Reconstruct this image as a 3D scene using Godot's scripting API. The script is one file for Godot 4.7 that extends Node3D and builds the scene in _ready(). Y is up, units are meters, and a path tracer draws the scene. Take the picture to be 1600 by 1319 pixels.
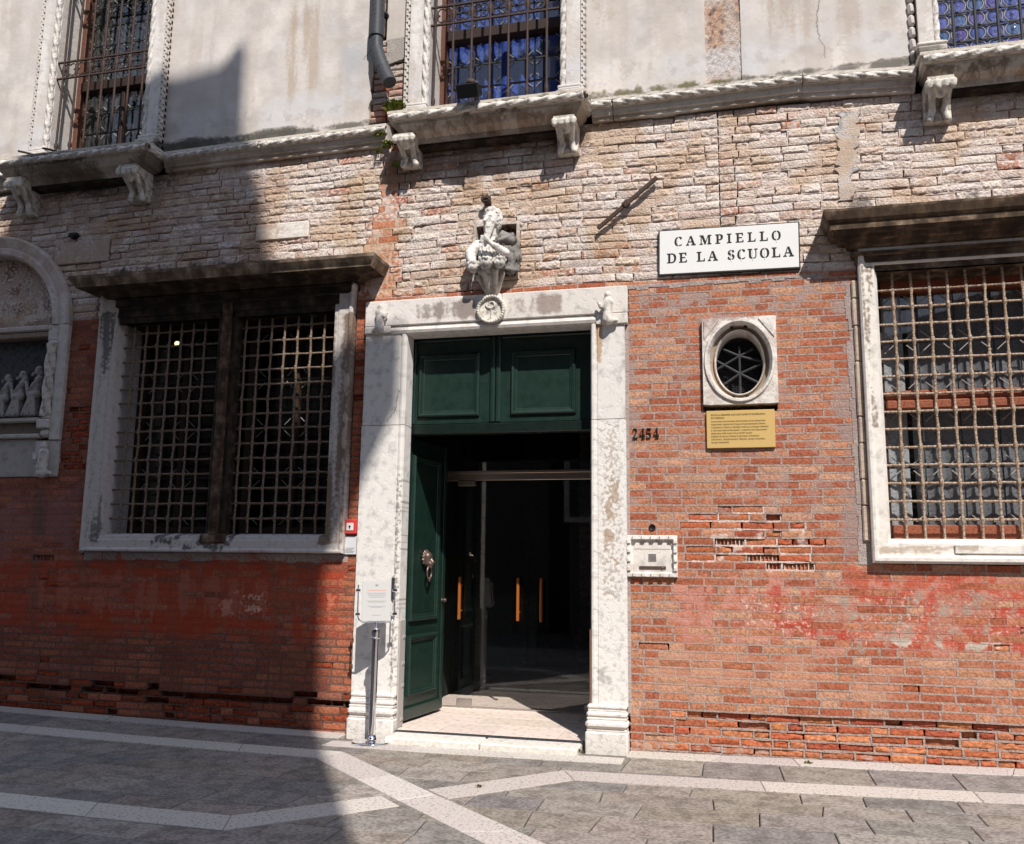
extends Node3D

# Metres; x runs right along the facade, y up, z out of the wall; the wall's face is z = 0 and the middle of the doorway x = 0.
const WX := -6.3
const WW := 11.4
const WH := 8.4
const SUN := Vector3(0.57, 1.3, 1.0)

var rng := RandomNumberGenerator.new()
var fn := FastNoiseLite.new()
var M := {}
var building: Node3D


class MB:
	var v := PackedVector3Array()
	var n := PackedVector3Array()
	var c := PackedColorArray()
	var u := PackedVector2Array()
	var ix := PackedInt32Array()
	var col := Color(1, 1, 1)
	var at := Vector3.ZERO

	func put(p: Vector3, nn: Vector3, cc: Color) -> void:
		v.append(p - at)
		n.append(nn)
		c.append(cc)
		u.append(Vector2((p.x + 6.3) / 11.4, 1.0 - p.y / 8.4))

	func quad(a: Vector3, b: Vector3, d: Vector3, e: Vector3) -> void:
		var nn := (d - a).cross(e - b)
		if nn.length_squared() < 1e-16:
			return
		nn = nn.normalized()
		var k := v.size()
		put(a, nn, col)
		put(b, nn, col)
		put(d, nn, col)
		put(e, nn, col)
		ix.append_array(PackedInt32Array([k, k + 2, k + 1, k, k + 3, k + 2]))

	func tri(a: Vector3, b: Vector3, d: Vector3) -> void:
		var nn := (b - a).cross(d - a).normalized()
		var k := v.size()
		put(a, nn, col)
		put(b, nn, col)
		put(d, nn, col)
		ix.append_array(PackedInt32Array([k, k + 2, k + 1]))

	# a grid of points, rows of nu points, smooth; normals along (du x dv)
	func surf(p: PackedVector3Array, nu: int, nv: int, wrap := false, cols := PackedColorArray()) -> void:
		var k := v.size()
		for j in nv:
			for i in nu:
				var q := j * nu + i
				var l := p[j * nu + (i - 1 if i > 0 else (nu - 1 if wrap else 0))]
				var r := p[j * nu + (i + 1 if i < nu - 1 else (0 if wrap else nu - 1))]
				var d := p[maxi(j - 1, 0) * nu + i]
				var t := p[mini(j + 1, nv - 1) * nu + i]
				put(p[q], (r - l).cross(t - d).normalized(), cols[q] if cols.size() else col)
		for j in nv - 1:
			for i in (nu if wrap else nu - 1):
				var a := k + j * nu + i
				var b := k + j * nu + (i + 1) % nu
				ix.append_array(PackedInt32Array([a, b + nu, b, a, a + nu, b + nu]))

	func tube(path: PackedVector3Array, radii: PackedFloat32Array, seg := 8, caps := true) -> void:
		var p := PackedVector3Array()
		var side := Vector3.ZERO
		for j in path.size():
			var t := (path[mini(j + 1, path.size() - 1)] - path[maxi(j - 1, 0)]).normalized()
			if side == Vector3.ZERO:
				side = t.cross(Vector3(0, 1, 0) if absf(t.y) < 0.9 else Vector3(1, 0, 0))
			side = (side - t * side.dot(t)).normalized()
			var up := side.cross(t)
			var r := radii[mini(j, radii.size() - 1)]
			for i in seg:
				var a := TAU * i / seg
				p.append(path[j] + (side * cos(a) - up * sin(a)) * r)
		surf(p, seg, path.size(), true)
		if caps:
			for e in [0, path.size() - 1]:
				for i in range(1, seg - 1):
					var k := int(e) * seg
					if e == 0:
						tri(p[k], p[k + i + 1], p[k + i])
					else:
						tri(p[k], p[k + i], p[k + i + 1])

	func rod(a: Vector3, b: Vector3, r: float, seg := 8) -> void:
		tube(PackedVector3Array([a, b]), PackedFloat32Array([r]), seg)

	# box with chamfered edges
	func box(lo: Vector3, hi: Vector3, bv := 0.0, xf := Transform3D.IDENTITY) -> void:
		var h := (hi - lo) / 2
		var m := (hi + lo) / 2
		var b := minf(bv, minf(h.x, minf(h.y, h.z)) * 0.7)
		var o := Transform3D(Basis(), m)
		var t := xf * o
		for ax in 3:
			for s: float in [-1.0, 1.0]:
				var e := Vector3.ZERO
				e[ax] = s
				var f := Vector3.ZERO
				f[(ax + 1) % 3] = 1
				var g := Vector3.ZERO
				g[(ax + 2) % 3] = 1
				var hf := h[(ax + 1) % 3] - b
				var hg := h[(ax + 2) % 3] - b
				var q := e * h[ax]
				if s > 0:
					quad(t * (q - f * hf - g * hg), t * (q + f * hf - g * hg), t * (q + f * hf + g * hg), t * (q - f * hf + g * hg))
				else:
					quad(t * (q - f * hf - g * hg), t * (q - f * hf + g * hg), t * (q + f * hf + g * hg), t * (q + f * hf - g * hg))
		if b <= 0:
			return
		for ax in 3:
			var i1 := (ax + 1) % 3
			var i2 := (ax + 2) % 3
			for s1: float in [-1.0, 1.0]:
				for s2: float in [-1.0, 1.0]:
					var w := [Vector3.ZERO, Vector3.ZERO, Vector3.ZERO, Vector3.ZERO]
					for k in 4:
						var p := Vector3.ZERO
						p[ax] = (h[ax] - b) * (1.0 if k == 1 or k == 2 else -1.0)
						p[i1] = s1 * (h[i1] - (b if k > 1 else 0.0))
						p[i2] = s2 * (h[i2] - (0.0 if k > 1 else b))
						w[k] = t * p
					if s1 * s2 < 0:
						quad(w[0], w[1], w[2], w[3])
					else:
						quad(w[3], w[2], w[1], w[0])
		for sx: float in [-1.0, 1.0]:
			for sy: float in [-1.0, 1.0]:
				for sz: float in [-1.0, 1.0]:
					var p1 := t * Vector3(sx * h.x, sy * (h.y - b), sz * (h.z - b))
					var p2 := t * Vector3(sx * (h.x - b), sy * h.y, sz * (h.z - b))
					var p3 := t * Vector3(sx * (h.x - b), sy * (h.y - b), sz * h.z)
					if sx * sy * sz > 0:
						tri(p1, p2, p3)
					else:
						tri(p1, p3, p2)

	# rectangles nested in the plane of the wall: profile of (inset, z), four sides mitred
	func frame(x0: float, y0: float, x1: float, y1: float, prof: Array, side := Vector4(1, 1, 1, 1), xf := Transform3D.IDENTITY) -> void:
		for k in prof.size() - 1:
			var r := []
			for q in [prof[k], prof[k + 1]]:
				var d: float = q.x
				r.append([xf * Vector3(x0 + d * side.x, y0 + d * side.y, q.y), xf * Vector3(x1 - d * side.z, y0 + d * side.y, q.y), xf * Vector3(x1 - d * side.z, y1 - d * side.w, q.y), xf * Vector3(x0 + d * side.x, y1 - d * side.w, q.y)])
			for i in 4:
				quad(r[0][i], r[0][(i + 1) % 4], r[1][(i + 1) % 4], r[1][i])

	# moulding along x that returns to the wall at both ends: profile of (out, y), from below upwards
	func mould(prof: Array, x0: float, x1: float, z := 0.0, steps := 1) -> void:
		for k in prof.size() - 1:
			var a: Vector2 = prof[k]
			var b: Vector2 = prof[k + 1]
			var pa := [Vector3(x0 - a.x, a.y, z), Vector3(x0 - a.x, a.y, z + a.x), Vector3(x1 + a.x, a.y, z + a.x), Vector3(x1 + a.x, a.y, z)]
			var pb := [Vector3(x0 - b.x, b.y, z), Vector3(x0 - b.x, b.y, z + b.x), Vector3(x1 + b.x, b.y, z + b.x), Vector3(x1 + b.x, b.y, z)]
			for i in 3:
				quad(pa[i], pa[i + 1], pb[i + 1], pb[i])

	# flat outline given counter-clockwise, from z0 to z1, placed by xf
	func prism(poly: PackedVector2Array, z0: float, z1: float, xf := Transform3D.IDENTITY) -> void:
		var m := poly.size()
		for i in m:
			var a := poly[i]
			var b := poly[(i + 1) % m]
			quad(xf * Vector3(a.x, a.y, z0), xf * Vector3(b.x, b.y, z0), xf * Vector3(b.x, b.y, z1), xf * Vector3(a.x, a.y, z1))
		var t := Geometry2D.triangulate_polygon(poly)
		for i in range(0, t.size(), 3):
			var a := poly[t[i]]
			var b := poly[t[i + 1]]
			var d := poly[t[i + 2]]
			if (b - a).cross(d - a) < 0:
				var s := b
				b = d
				d = s
			tri(xf * Vector3(a.x, a.y, z1), xf * Vector3(b.x, b.y, z1), xf * Vector3(d.x, d.y, z1))
			tri(xf * Vector3(a.x, a.y, z0), xf * Vector3(d.x, d.y, z0), xf * Vector3(b.x, b.y, z0))

	# turned shape about an axis through o: profile of (radius, along)
	func lathe(prof: Array, xf: Transform3D, seg := 16) -> void:
		var p := PackedVector3Array()
		for q in prof:
			for i in seg:
				var a := TAU * i / seg
				p.append(xf * Vector3(q.x * cos(a), q.y, -q.x * sin(a)))
		surf(p, seg, prof.size(), true)

	# twisted rope from a to b
	func rope(a: Vector3, b: Vector3, r: float, pitch: float, strands := 3, seg := 15) -> void:
		var l := a.distance_to(b)
		var t := (b - a) / l
		var side := t.cross(Vector3(0, 1, 0) if absf(t.y) < 0.9 else Vector3(0, 0, 1)).normalized()
		var up := side.cross(t)
		var rows := int(l / (absf(pitch) / 12.0)) + 2
		var p := PackedVector3Array()
		for j in rows:
			var s := l * j / (rows - 1)
			for i in seg:
				var an := TAU * i / seg
				var w := absf(cos((strands * an + TAU * s / pitch) * 0.5))
				var rr := r * (0.46 + 0.62 * pow(w, 0.5))
				p.append(a + t * s + (side * cos(an) - up * sin(an)) * rr)
		surf(p, seg, rows, true)

	func mesh(mat: Material) -> ArrayMesh:
		var m := ArrayMesh.new()
		add(m, mat)
		return m

	func add(m: ArrayMesh, mat: Material) -> void:
		var arr := []
		arr.resize(Mesh.ARRAY_MAX)
		arr[Mesh.ARRAY_VERTEX] = v
		arr[Mesh.ARRAY_NORMAL] = n
		arr[Mesh.ARRAY_COLOR] = c
		arr[Mesh.ARRAY_TEX_UV] = u
		arr[Mesh.ARRAY_TEX_UV2] = u
		arr[Mesh.ARRAY_INDEX] = ix
		m.add_surface_from_arrays(Mesh.PRIMITIVE_TRIANGLES, arr)
		m.surface_set_material(m.get_surface_count() - 1, mat)


# a body joined smoothly from tapered capsules [a, b, ra, rb], meshed as surface nets into b
func blend(mb: MB, prims: Array, cell: float, k := 0.02, wob := 0.0) -> void:
	var lo := Vector3(1e9, 1e9, 1e9)
	var hi := -lo
	for q in prims:
		for e in 2:
			var r: float = q[2 + e]
			lo = lo.min(q[e] - Vector3(r, r, r))
			hi = hi.max(q[e] + Vector3(r, r, r))
	lo -= Vector3.ONE * cell * 3
	hi += Vector3.ONE * cell * 3
	var nx := int((hi.x - lo.x) / cell) + 1
	var ny := int((hi.y - lo.y) / cell) + 1
	var nz := int((hi.z - lo.z) / cell) + 1
	var f := PackedFloat32Array()
	f.resize(nx * ny * nz)
	f.fill(1.0)
	for q in prims:
		var a: Vector3 = q[0]
		var b: Vector3 = q[1]
		var ra: float = q[2]
		var rb: float = q[3]
		var ba := b - a
		var bb := maxf(ba.length_squared(), 1e-9)
		var mg := maxf(ra, rb) + cell * 3 + k * 1.5
		var l := (a.min(b) - Vector3.ONE * mg - lo) / cell
		var h := (a.max(b) + Vector3.ONE * mg - lo) / cell
		for z in range(maxi(0, int(l.z)), mini(nz, int(h.z) + 1)):
			for y in range(maxi(0, int(l.y)), mini(ny, int(h.y) + 1)):
				for x in range(maxi(0, int(l.x)), mini(nx, int(h.x) + 1)):
					var pa := lo + Vector3(x, y, z) * cell - a
					var t := clampf(pa.dot(ba) / bb, 0, 1)
					var d := (pa - ba * t).length() - lerpf(ra, rb, t)
					var i := (z * ny + y) * nx + x
					var g := f[i]
					if q.size() > 4:
						d = -d
						var h2 := maxf(k * 0.4 - absf(g - d), 0.0) / (k * 0.4)
						f[i] = maxf(g, d) + h2 * h2 * k * 0.1
						continue
					var hh := maxf(k - absf(g - d), 0.0) / k
					f[i] = minf(g, d) - hh * hh * k * 0.25
	if wob > 0:
		for z in nz:
			for y in ny:
				for x in nx:
					var i := (z * ny + y) * nx + x
					if absf(f[i]) < cell * 2:
						var p := lo + Vector3(x, y, z) * cell
						f[i] += fn.get_noise_3d(p.x * 60, p.y * 60, p.z * 60) * wob
	var id := PackedInt32Array()
	id.resize(f.size())
	id.fill(-1)
	var vs := PackedVector3Array()
	for z in nz - 1:
		for y in ny - 1:
			for x in nx - 1:
				var i := (z * ny + y) * nx + x
				var inside := 0
				for e in 8:
					if f[i + (e & 1) + ((e >> 1) & 1) * nx + (e >> 2) * nx * ny] < 0:
						inside += 1
				if inside == 0 or inside == 8:
					continue
				var s := Vector3.ZERO
				var cnt := 0
				for e in 8:
					for ax in 3:
						var e2 := e | (1 << ax)
						if e2 == e:
							continue
						var fa := f[i + (e & 1) + ((e >> 1) & 1) * nx + (e >> 2) * nx * ny]
						var fb := f[i + (e2 & 1) + ((e2 >> 1) & 1) * nx + (e2 >> 2) * nx * ny]
						if (fa < 0) != (fb < 0):
							var t := fa / (fa - fb)
							var pa := Vector3(e & 1, (e >> 1) & 1, e >> 2)
							var pb := Vector3(e2 & 1, (e2 >> 1) & 1, e2 >> 2)
							s += pa.lerp(pb, t)
							cnt += 1
				id[i] = vs.size()
				vs.append(lo + (Vector3(x, y, z) + s / cnt) * cell)
	var k0 := mb.v.size()
	var nn := PackedVector3Array()
	nn.resize(vs.size())
	var tris := PackedInt32Array()
	var st := [1, nx, nx * ny]
	for z in range(1, nz - 1):
		for y in range(1, ny - 1):
			for x in range(1, nx - 1):
				var i := (z * ny + y) * nx + x
				for ax in 3:
					var j: int = i + st[ax]
					if (f[i] < 0) == (f[j] < 0):
						continue
					var s1: int = st[(ax + 1) % 3]
					var s2: int = st[(ax + 2) % 3]
					var q := [id[i - s1 - s2], id[i - s2], id[i], id[i - s1]]
					if q.min() < 0:
						continue
					if f[i] >= 0:
						q.reverse()
					var w: Vector3 = (vs[q[2]] - vs[q[0]]).cross(vs[q[3]] - vs[q[1]])
					for e in 4:
						nn[q[e]] += w
					tris.append_array(PackedInt32Array([q[0], q[2], q[1], q[0], q[3], q[2]]))
	for i in vs.size():
		mb.put(vs[i], nn[i].normalized(), mb.col)
	for t in tris:
		mb.ix.append(k0 + t)


# colour of a surface that looks (r, g, b) in full sun
func A(r: float, g: float, b: float, k := 0.8) -> Color:
	var c := Color(r / 255, g / 255, b / 255).srgb_to_linear()
	return Color(c.r * k, c.g * k, c.b * k)


func mat(called: String, tint: Color, rough: float, tex: Texture2D = null, size := 1.0, bump: Texture2D = null, cm := 0.0, stains := false) -> StandardMaterial3D:
	var m := StandardMaterial3D.new()
	m.resource_name = called
	m.albedo_color = tint.linear_to_srgb()
	m.roughness = rough
	m.vertex_color_use_as_albedo = true
	m.metallic_specular = 0.35
	m.uv1_triplanar = true
	m.uv1_world_triplanar = true
	m.uv1_scale = Vector3.ONE / size
	if tex:
		m.albedo_texture = tex
	if bump:
		m.heightmap_enabled = true
		m.heightmap_texture = bump
		m.heightmap_scale = cm
	if stains:
		m.detail_enabled = true
		m.detail_albedo = M.stains
		m.detail_uv_layer = BaseMaterial3D.DETAIL_UV_2
		m.detail_blend_mode = BaseMaterial3D.BLEND_MODE_MIX
	M[called] = m
	return m


func noise_tex(seed_: int, freq: float, oct: int, ramp: Array, type := FastNoiseLite.TYPE_SIMPLEX_SMOOTH, side := 512) -> NoiseTexture2D:
	var t := NoiseTexture2D.new()
	var f := FastNoiseLite.new()
	f.seed = seed_
	f.noise_type = type
	f.frequency = freq
	f.fractal_octaves = oct
	f.fractal_gain = 0.6
	t.noise = f
	t.width = side
	t.height = side
	t.seamless = true
	t.generate_mipmaps = false
	if ramp.size():
		var g := Gradient.new()
		g.offsets = PackedFloat32Array(ramp.map(func(q): return q[0]))
		g.colors = PackedColorArray(ramp.map(func(q): return q[1] if q[1] is Color else Color(q[1], q[1], q[1])))
		t.color_ramp = g
	return t


func numbered(called: String, parent: Node) -> String:
	var k := 0
	var s := called
	while parent.has_node(NodePath(s)):
		k += 1
		s = "%s_%03d" % [called, k]
	return s


var counts := {}


func obj(called: String, mb: MB, m: Material, parent: Node = null) -> MeshInstance3D:
	return inst(called, mb.mesh(m), mb.at, parent)


func inst(called: String, me: Mesh, at := Vector3.ZERO, parent: Node = null) -> MeshInstance3D:
	var o := MeshInstance3D.new()
	o.mesh = me
	o.position = at
	place(called, o, parent)
	return o


func place(called: String, o: Node3D, parent: Node = null) -> Node3D:
	var p: Node = parent if parent else self
	var key := "%d/%s" % [p.get_instance_id(), called]
	var k: int = counts.get(key, 0)
	counts[key] = k + 1
	o.name = called if k == 0 else "%s_%03d" % [called, k]
	p.add_child(o, true)
	return o


func group(called: String, parent: Node = null, at := Vector3.ZERO) -> Node3D:
	var o := Node3D.new()
	o.position = at
	return place(called, o, parent)


func tag(o: Node, label: String, category := "", grp := "", kind := "") -> Node:
	if label:
		o.set_meta("label", label)
	if category:
		o.set_meta("category", category)
	if grp:
		o.set_meta("group", grp)
	if kind:
		o.set_meta("kind", kind)
	return o


func vary(c: Color, a: float) -> Color:
	var k := 1.0 + rng.randf_range(-a, a)
	return Color(c.r * k, c.g * k * (1 + rng.randf_range(-a, a) * 0.25), c.b * k * (1 + rng.randf_range(-a, a) * 0.3))


func lettering(text: String, h: float, depth: float, m: Material, font := "Droid Serif", weight := 400) -> TextMesh:
	var t := TextMesh.new()
	var f := SystemFont.new()
	f.font_names = PackedStringArray([font])
	f.font_weight = weight
	t.font = f
	t.text = text
	t.font_size = 32
	t.pixel_size = h / 23.0
	t.depth = depth
	t.curve_step = 2.0
	t.material = m
	return t


func _ready() -> void:
	rng.seed = 20417
	fn.seed = 7
	fn.frequency = 1.0
	fn.fractal_octaves = 3
	# camera, sky, sun, exposure
	var cam := Camera3D.new()
	cam.name = "camera"
	cam.position = Vector3(2.2, 1.53, 8.0)
	cam.rotation_order = EULER_ORDER_YXZ
	cam.rotation_degrees = Vector3(9.197, 14.36, 0.749)
	cam.fov = 50.44
	cam.near = 0.05
	cam.far = 300.0
	add_child(cam)
	cam.current = true
	var env := Environment.new()
	env.background_mode = Environment.BG_SKY
	var sky := ProceduralSkyMaterial.new()
	sky.sky_top_color = Color(0.63, 0.69, 0.80)
	sky.sky_horizon_color = Color(0.88, 0.88, 0.89)
	sky.sky_curve = 0.12
	sky.ground_bottom_color = Color(0.42, 0.40, 0.38)
	sky.ground_horizon_color = Color(0.6, 0.6, 0.6)
	sky.sun_angle_max = 6.0
	sky.energy_multiplier = 1.1
	env.sky = Sky.new()
	env.sky.sky_material = sky
	env.tonemap_mode = Environment.TONE_MAPPER_LINEAR
	env.tonemap_exposure = 1.2
	env.sdfgi_enabled = true
	env.ssao_enabled = true
	env.ssil_enabled = true
	var we := WorldEnvironment.new()
	we.name = "world_environment"
	we.environment = env
	add_child(we)
	var sun := DirectionalLight3D.new()
	sun.name = "sun"
	sun.light_energy = 1.55
	sun.light_color = Color(1.0, 0.98, 0.95)
	sun.light_angular_distance = 0.53
	sun.shadow_enabled = true
	sun.look_at_from_position(SUN * 20, Vector3.ZERO)
	add_child(sun)

	make_stains()
	make_materials()
	# the large structure
	paving()
	building = group("brick_building")
	tag(building, "old brick building with pale plastered upper storey and white stone doorway", "building")
	walls()
	plaster()
	hall()
	opposite_houses()
	# openings
	window_upper("A", -5.32, -4.08)
	window_upper("B", -0.76, 0.61)
	window_round_panes()
	string_courses()
	window_double()
	window_right()
	doorway()
	door()
	glass_screen()
	oval_window()
	# things on the wall and before it
	tabernacle()
	bust()
	name_sign()
	plaque()
	door_number()
	letter_plate()
	small_things()
	downpipe()
	floodlight()
	stanchion()
	plants()


# ---------------------------------------------------------------- stains and materials
var stain_im: Image
var nz := []
const SW := 1536
const SH := 1132


func make_stains() -> void:
	stain_im = Image.create_empty(SW, SH, false, Image.FORMAT_RGBA8)
	stain_im.fill(Color(0.5, 0.4, 0.35, 0))
	for q in [[11, 0.035, 4], [12, 0.009, 4], [13, 0.16, 3], [14, 0.03, 4], [15, 0.045, 5]]:
		var f := FastNoiseLite.new()
		f.seed = q[0]
		f.frequency = q[1]
		f.fractal_octaves = q[2]
		f.noise_type = FastNoiseLite.TYPE_SIMPLEX_SMOOTH
		var im: Image
		if q[0] == 14:
			im = f.get_image(SW, SH / 9)
			im.resize(SW, SH, Image.INTERPOLATE_CUBIC)
		elif q[0] == 15:
			im = f.get_image(SW / 5, SH)
			im.resize(SW, SH, Image.INTERPOLATE_CUBIC)
		else:
			im = f.get_image(SW, SH)
		im.convert(Image.FORMAT_L8)
		nz.append(im.get_data())
	var d := stain_im.get_data()
	# weathered red paint low on the wall, right and left of the doorway
	for q in [
		# x0, y0, x1, y1, colour, alpha, noise, threshold, softness, feather
		[1.55, 0.78, 3.2, 1.5, A(200, 96, 76), 0.55, 3, 0.47, 0.14, 0.2],
		[3.0, 0.8, 5.1, 1.62, A(202, 88, 66), 0.75, 1, 0.4, 0.14, 0.16],
		[2.9, 0.86, 5.1, 1.6, A(200, 84, 62), 0.7, 3, 0.47, 0.1, 0.16],
		[1.5, 0.85, 5.1, 1.58, A(212, 150, 134), 0.75, 0, 0.55, 0.08, 0.12],
		[1.6, 0.75, 5.1, 1.5, A(204, 150, 134), 0.7, 3, 0.55, 0.1, 0.12],
		[1.9, 0.82, 5.1, 1.5, A(192, 76, 60), 0.75, 3, 0.6, 0.06, 0.15],
		[2.2, 0.82, 5.1, 1.5, A(190, 72, 56), 0.65, 4, 0.62, 0.06, 0.15],
		[2.0, 0.8, 5.1, 1.5, A(236, 220, 208), 0.7, 2, 0.72, 0.04, 0.2],
		[3.3, 0.85, 5.1, 1.06, A(240, 230, 215), 0.85, 0, 0.6, 0.06, 0.08],
		[1.25, 0.4, 5.1, 1.0, A(210, 164, 140), 0.5, 1, 0.52, 0.15, 0.2],
		[2.6, 0.7, 5.1, 1.55, A(186, 158, 138), 0.5, 1, 0.64, 0.06, 0.2],
		[2.6, 0.7, 5.1, 1.55, A(170, 158, 144), 0.6, 0, 0.66, 0.04, 0.2],
		[1.7, 1.4, 2.95, 2.08, A(236, 220, 208), 0.65, 0, 0.63, 0.06, 0.25],
		[-6.2, 0.72, -1.36, 1.66, A(182, 78, 52), 0.75, 1, 0.36, 0.14, 0.2],
		[-6.2, 0.75, -1.36, 1.64, A(184, 72, 44), 0.65, 3, 0.48, 0.12, 0.16],
		[-6.2, 0.9, -1.6, 1.55, A(184, 124, 106), 0.6, 3, 0.58, 0.08, 0.2],
		[-5.0, 0.9, -4.0, 1.5, A(176, 116, 98), 0.5, 0, 0.54, 0.06, 0.2],
		[-2.9, 0.9, -2.2, 1.35, A(222, 168, 145), 0.7, 0, 0.55, 0.06, 0.18],
		[-2.6, 0.95, -2.25, 1.3, A(232, 200, 184), 0.7, 2, 0.55, 0.06, 0.1],
		[-1.75, 0.95, -1.38, 1.5, A(226, 150, 120), 0.6, 0, 0.53, 0.06, 0.12],
		[-6.2, 1.5, -4.45, 2.35, A(160, 112, 110), 0.6, 1, 0.45, 0.1, 0.2],
		[-6.2, 0.0, -1.36, 0.85, A(126, 82, 62), 0.5, 1, 0.5, 0.15, 0.2],
		[-5.1, 0.8, -4.9, 2.35, A(112, 88, 80), 0.6, 3, 0.4, 0.2, 0.08],
		# dirt under the sills
		[-5.8, 5.6, -3.75, 5.85, A(92, 80, 68), 0.75, 1, 0.45, 0.12, 0.06],
		[-5.8, 5.78, -3.75, 5.95, A(58, 56, 54), 0.7, 4, 0.54, 0.08, 0.04],
		[-1.06, 5.6, 0.92, 5.85, A(136, 112, 88), 0.7, 0, 0.5, 0.1, 0.06],
		[-0.6, 5.6, 0.9, 5.76, A(78, 68, 58), 0.8, 1, 0.5, 0.1, 0.06],
		[-0.3, 5.8, 0.85, 5.95, A(96, 90, 70), 0.7, 0, 0.56, 0.06, 0.03],
		[3.8, 5.6, 5.1, 5.84, A(104, 84, 64), 0.75, 0, 0.5, 0.1, 0.06],
		[-3.8, 5.68, 3.8, 5.82, A(150, 126, 104), 0.55, 1, 0.45, 0.15, 0.04],
		# grey mortar wash
		[1.22, 3.6, 3.25, 4.12, A(172, 152, 146), 0.75, 0, 0.52, 0.1, 0.15],
		[1.22, 1.9, 3.25, 4.1, A(182, 158, 148), 0.45, 0, 0.58, 0.06, 0.1],
		[2.95, 1.6, 3.25, 4.1, A(166, 146, 140), 0.75, 1, 0.35, 0.2, 0.12],
		[1.2, 1.4, 1.34, 3.75, A(172, 156, 150), 0.6, 0, 0.4, 0.15, 0.05],
		[1.25, 0.0, 3.2, 0.1, A(196, 180, 165), 0.6, 0, 0.4, 0.1, 0.05],
		# limewash and lichen on the old bricks
		[-6.2, 4.1, 5.1, 5.8, A(232, 218, 208), 0.55, 0, 0.5, 0.1, 0.1],
		[-6.2, 4.1, 5.1, 5.8, A(236, 226, 218), 0.7, 2, 0.6, 0.08, 0.1],
		[0.6, 4.5, 5.1, 5.75, A(238, 220, 210), 0.5, 1, 0.45, 0.2, 0.3],
		[-6.2, 4.1, 5.1, 5.8, A(196, 160, 124), 0.45, 1, 0.58, 0.08, 0.1],
		[-6.2, 4.3, -2.2, 5.7, A(172, 142, 128), 0.5, 0, 0.5, 0.15, 0.2],
		[-4.45, 4.42, -2.4, 4.72, A(70, 66, 64), 0.75, 3, 0.46, 0.12, 0.15],
		[-6.2, 5.45, -3.6, 5.8, A(70, 62, 58), 0.5, 1, 0.45, 0.2, 0.15],
		[-1.3, 5.2, 0.9, 5.8, A(120, 92, 74), 0.5, 1, 0.42, 0.2, 0.15],
		[3.1, 4.55, 4.5, 4.85, A(96, 88, 84), 0.6, 3, 0.6, 0.08, 0.08],
		[-1.1, 4.12, 1.2, 4.45, A(214, 190, 170), 0.6, 0, 0.5, 0.1, 0.1],
		# plaster: runs, damp and the grimy foot
		[-6.3, 5.9, 5.1, 8.4, A(202, 190, 180), 0.6, 3, 0.52, 0.14, 0.1],
		[-6.3, 5.9, 5.1, 8.4, A(218, 209, 203), 0.6, 1, 0.5, 0.14, 0.1],
		[-2.6, 6.2, -1.9, 7.6, A(186, 164, 142), 0.5, 3, 0.5, 0.14, 0.25],
		[-1.95, 6.0, -1.3, 7.4, A(188, 190, 196), 0.6, 1, 0.42, 0.2, 0.25],
		[-6.3, 6.05, 5.1, 6.5, A(220, 219, 222), 0.6, 1, 0.44, 0.2, 0.16],
		[-6.3, 6.05, 5.1, 6.4, A(190, 180, 174), 0.5, 0, 0.58, 0.12, 0.14],
		[0.85, 6.6, 2.0, 8.0, A(178, 160, 140), 0.5, 1, 0.55, 0.1, 0.3],
		[2.3, 6.2, 3.7, 7.6, A(190, 172, 160), 0.5, 3, 0.58, 0.1, 0.3],
		[-6.3, 5.93, 5.1, 6.075, A(104, 100, 92), 0.85, 0, 0.36, 0.2, 0.03],
		[0.86, 5.95, 2.3, 6.1, A(128, 118, 84), 0.7, 0, 0.45, 0.12, 0.04],
		[-3.9, 5.95, -2.0, 6.1, A(84, 82, 74), 0.85, 1, 0.36, 0.2, 0.05],
		# lintel and jambs
		[-0.86, 3.85, -0.18, 4.08, A(130, 114, 104), 0.8, 3, 0.42, 0.14, 0.05],
		[0.08, 3.85, 0.68, 4.08, A(152, 134, 124), 0.8, 3, 0.4, 0.14, 0.05],
		[0.94, 1.2, 1.24, 2.85, A(160, 136, 110), 0.55, 2, 0.57, 0.05, 0.1],
		[0.96, 1.5, 1.22, 2.5, A(176, 150, 124), 0.7, 0, 0.56, 0.03, 0.1],
		[0.93, 0.4, 1.2, 0.9, A(170, 168, 166), 0.6, 0, 0.55, 0.04, 0.08],
		[0.94, 3.35, 1.04, 3.76, A(186, 150, 112), 0.8, 3, 0.5, 0.08, 0.03],
		[-0.98, 0.4, -0.88, 2.4, A(120, 116, 108), 0.7, 2, 0.55, 0.06, 0.03],
		# soot on the double window's stone
		[-4.45, 3.4, -4.19, 4.2, A(60, 58, 58), 0.75, 3, 0.56, 0.05, 0.04],
		[-4.45, 1.7, -4.19, 3.3, A(70, 66, 66), 0.7, 3, 0.58, 0.06, 0.02],
		[-3.6, 1.62, -2.6, 1.86, A(60, 58, 58), 0.8, 0, 0.55, 0.06, 0.04],
		[-1.75, 1.7, -1.45, 4.0, A(120, 96, 74), 0.85, 3, 0.42, 0.12, 0.02],
		[-1.55, 1.7, -1.46, 3.4, A(214, 196, 186), 0.8, 0, 0.5, 0.06, 0.02],
		[3.24, 2.7, 3.38, 4.15, A(128, 106, 90), 0.8, 3, 0.56, 0.04, 0.02],
		[3.28, 1.64, 4.05, 1.76, A(186, 166, 146), 0.8, 4, 0.52, 0.08, 0.02],
	]:
		var x0 := int((q[0] - WX) / WW * SW)
		var x1 := mini(int((q[2] - WX) / WW * SW), SW)
		var y0 := maxi(int((1.0 - q[3] / WH) * SH), 0)
		var y1 := mini(int((1.0 - q[1] / WH) * SH), SH)
		var col: Color = (q[4] as Color).linear_to_srgb()
		var cr := col.r * 255
		var cg := col.g * 255
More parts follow.
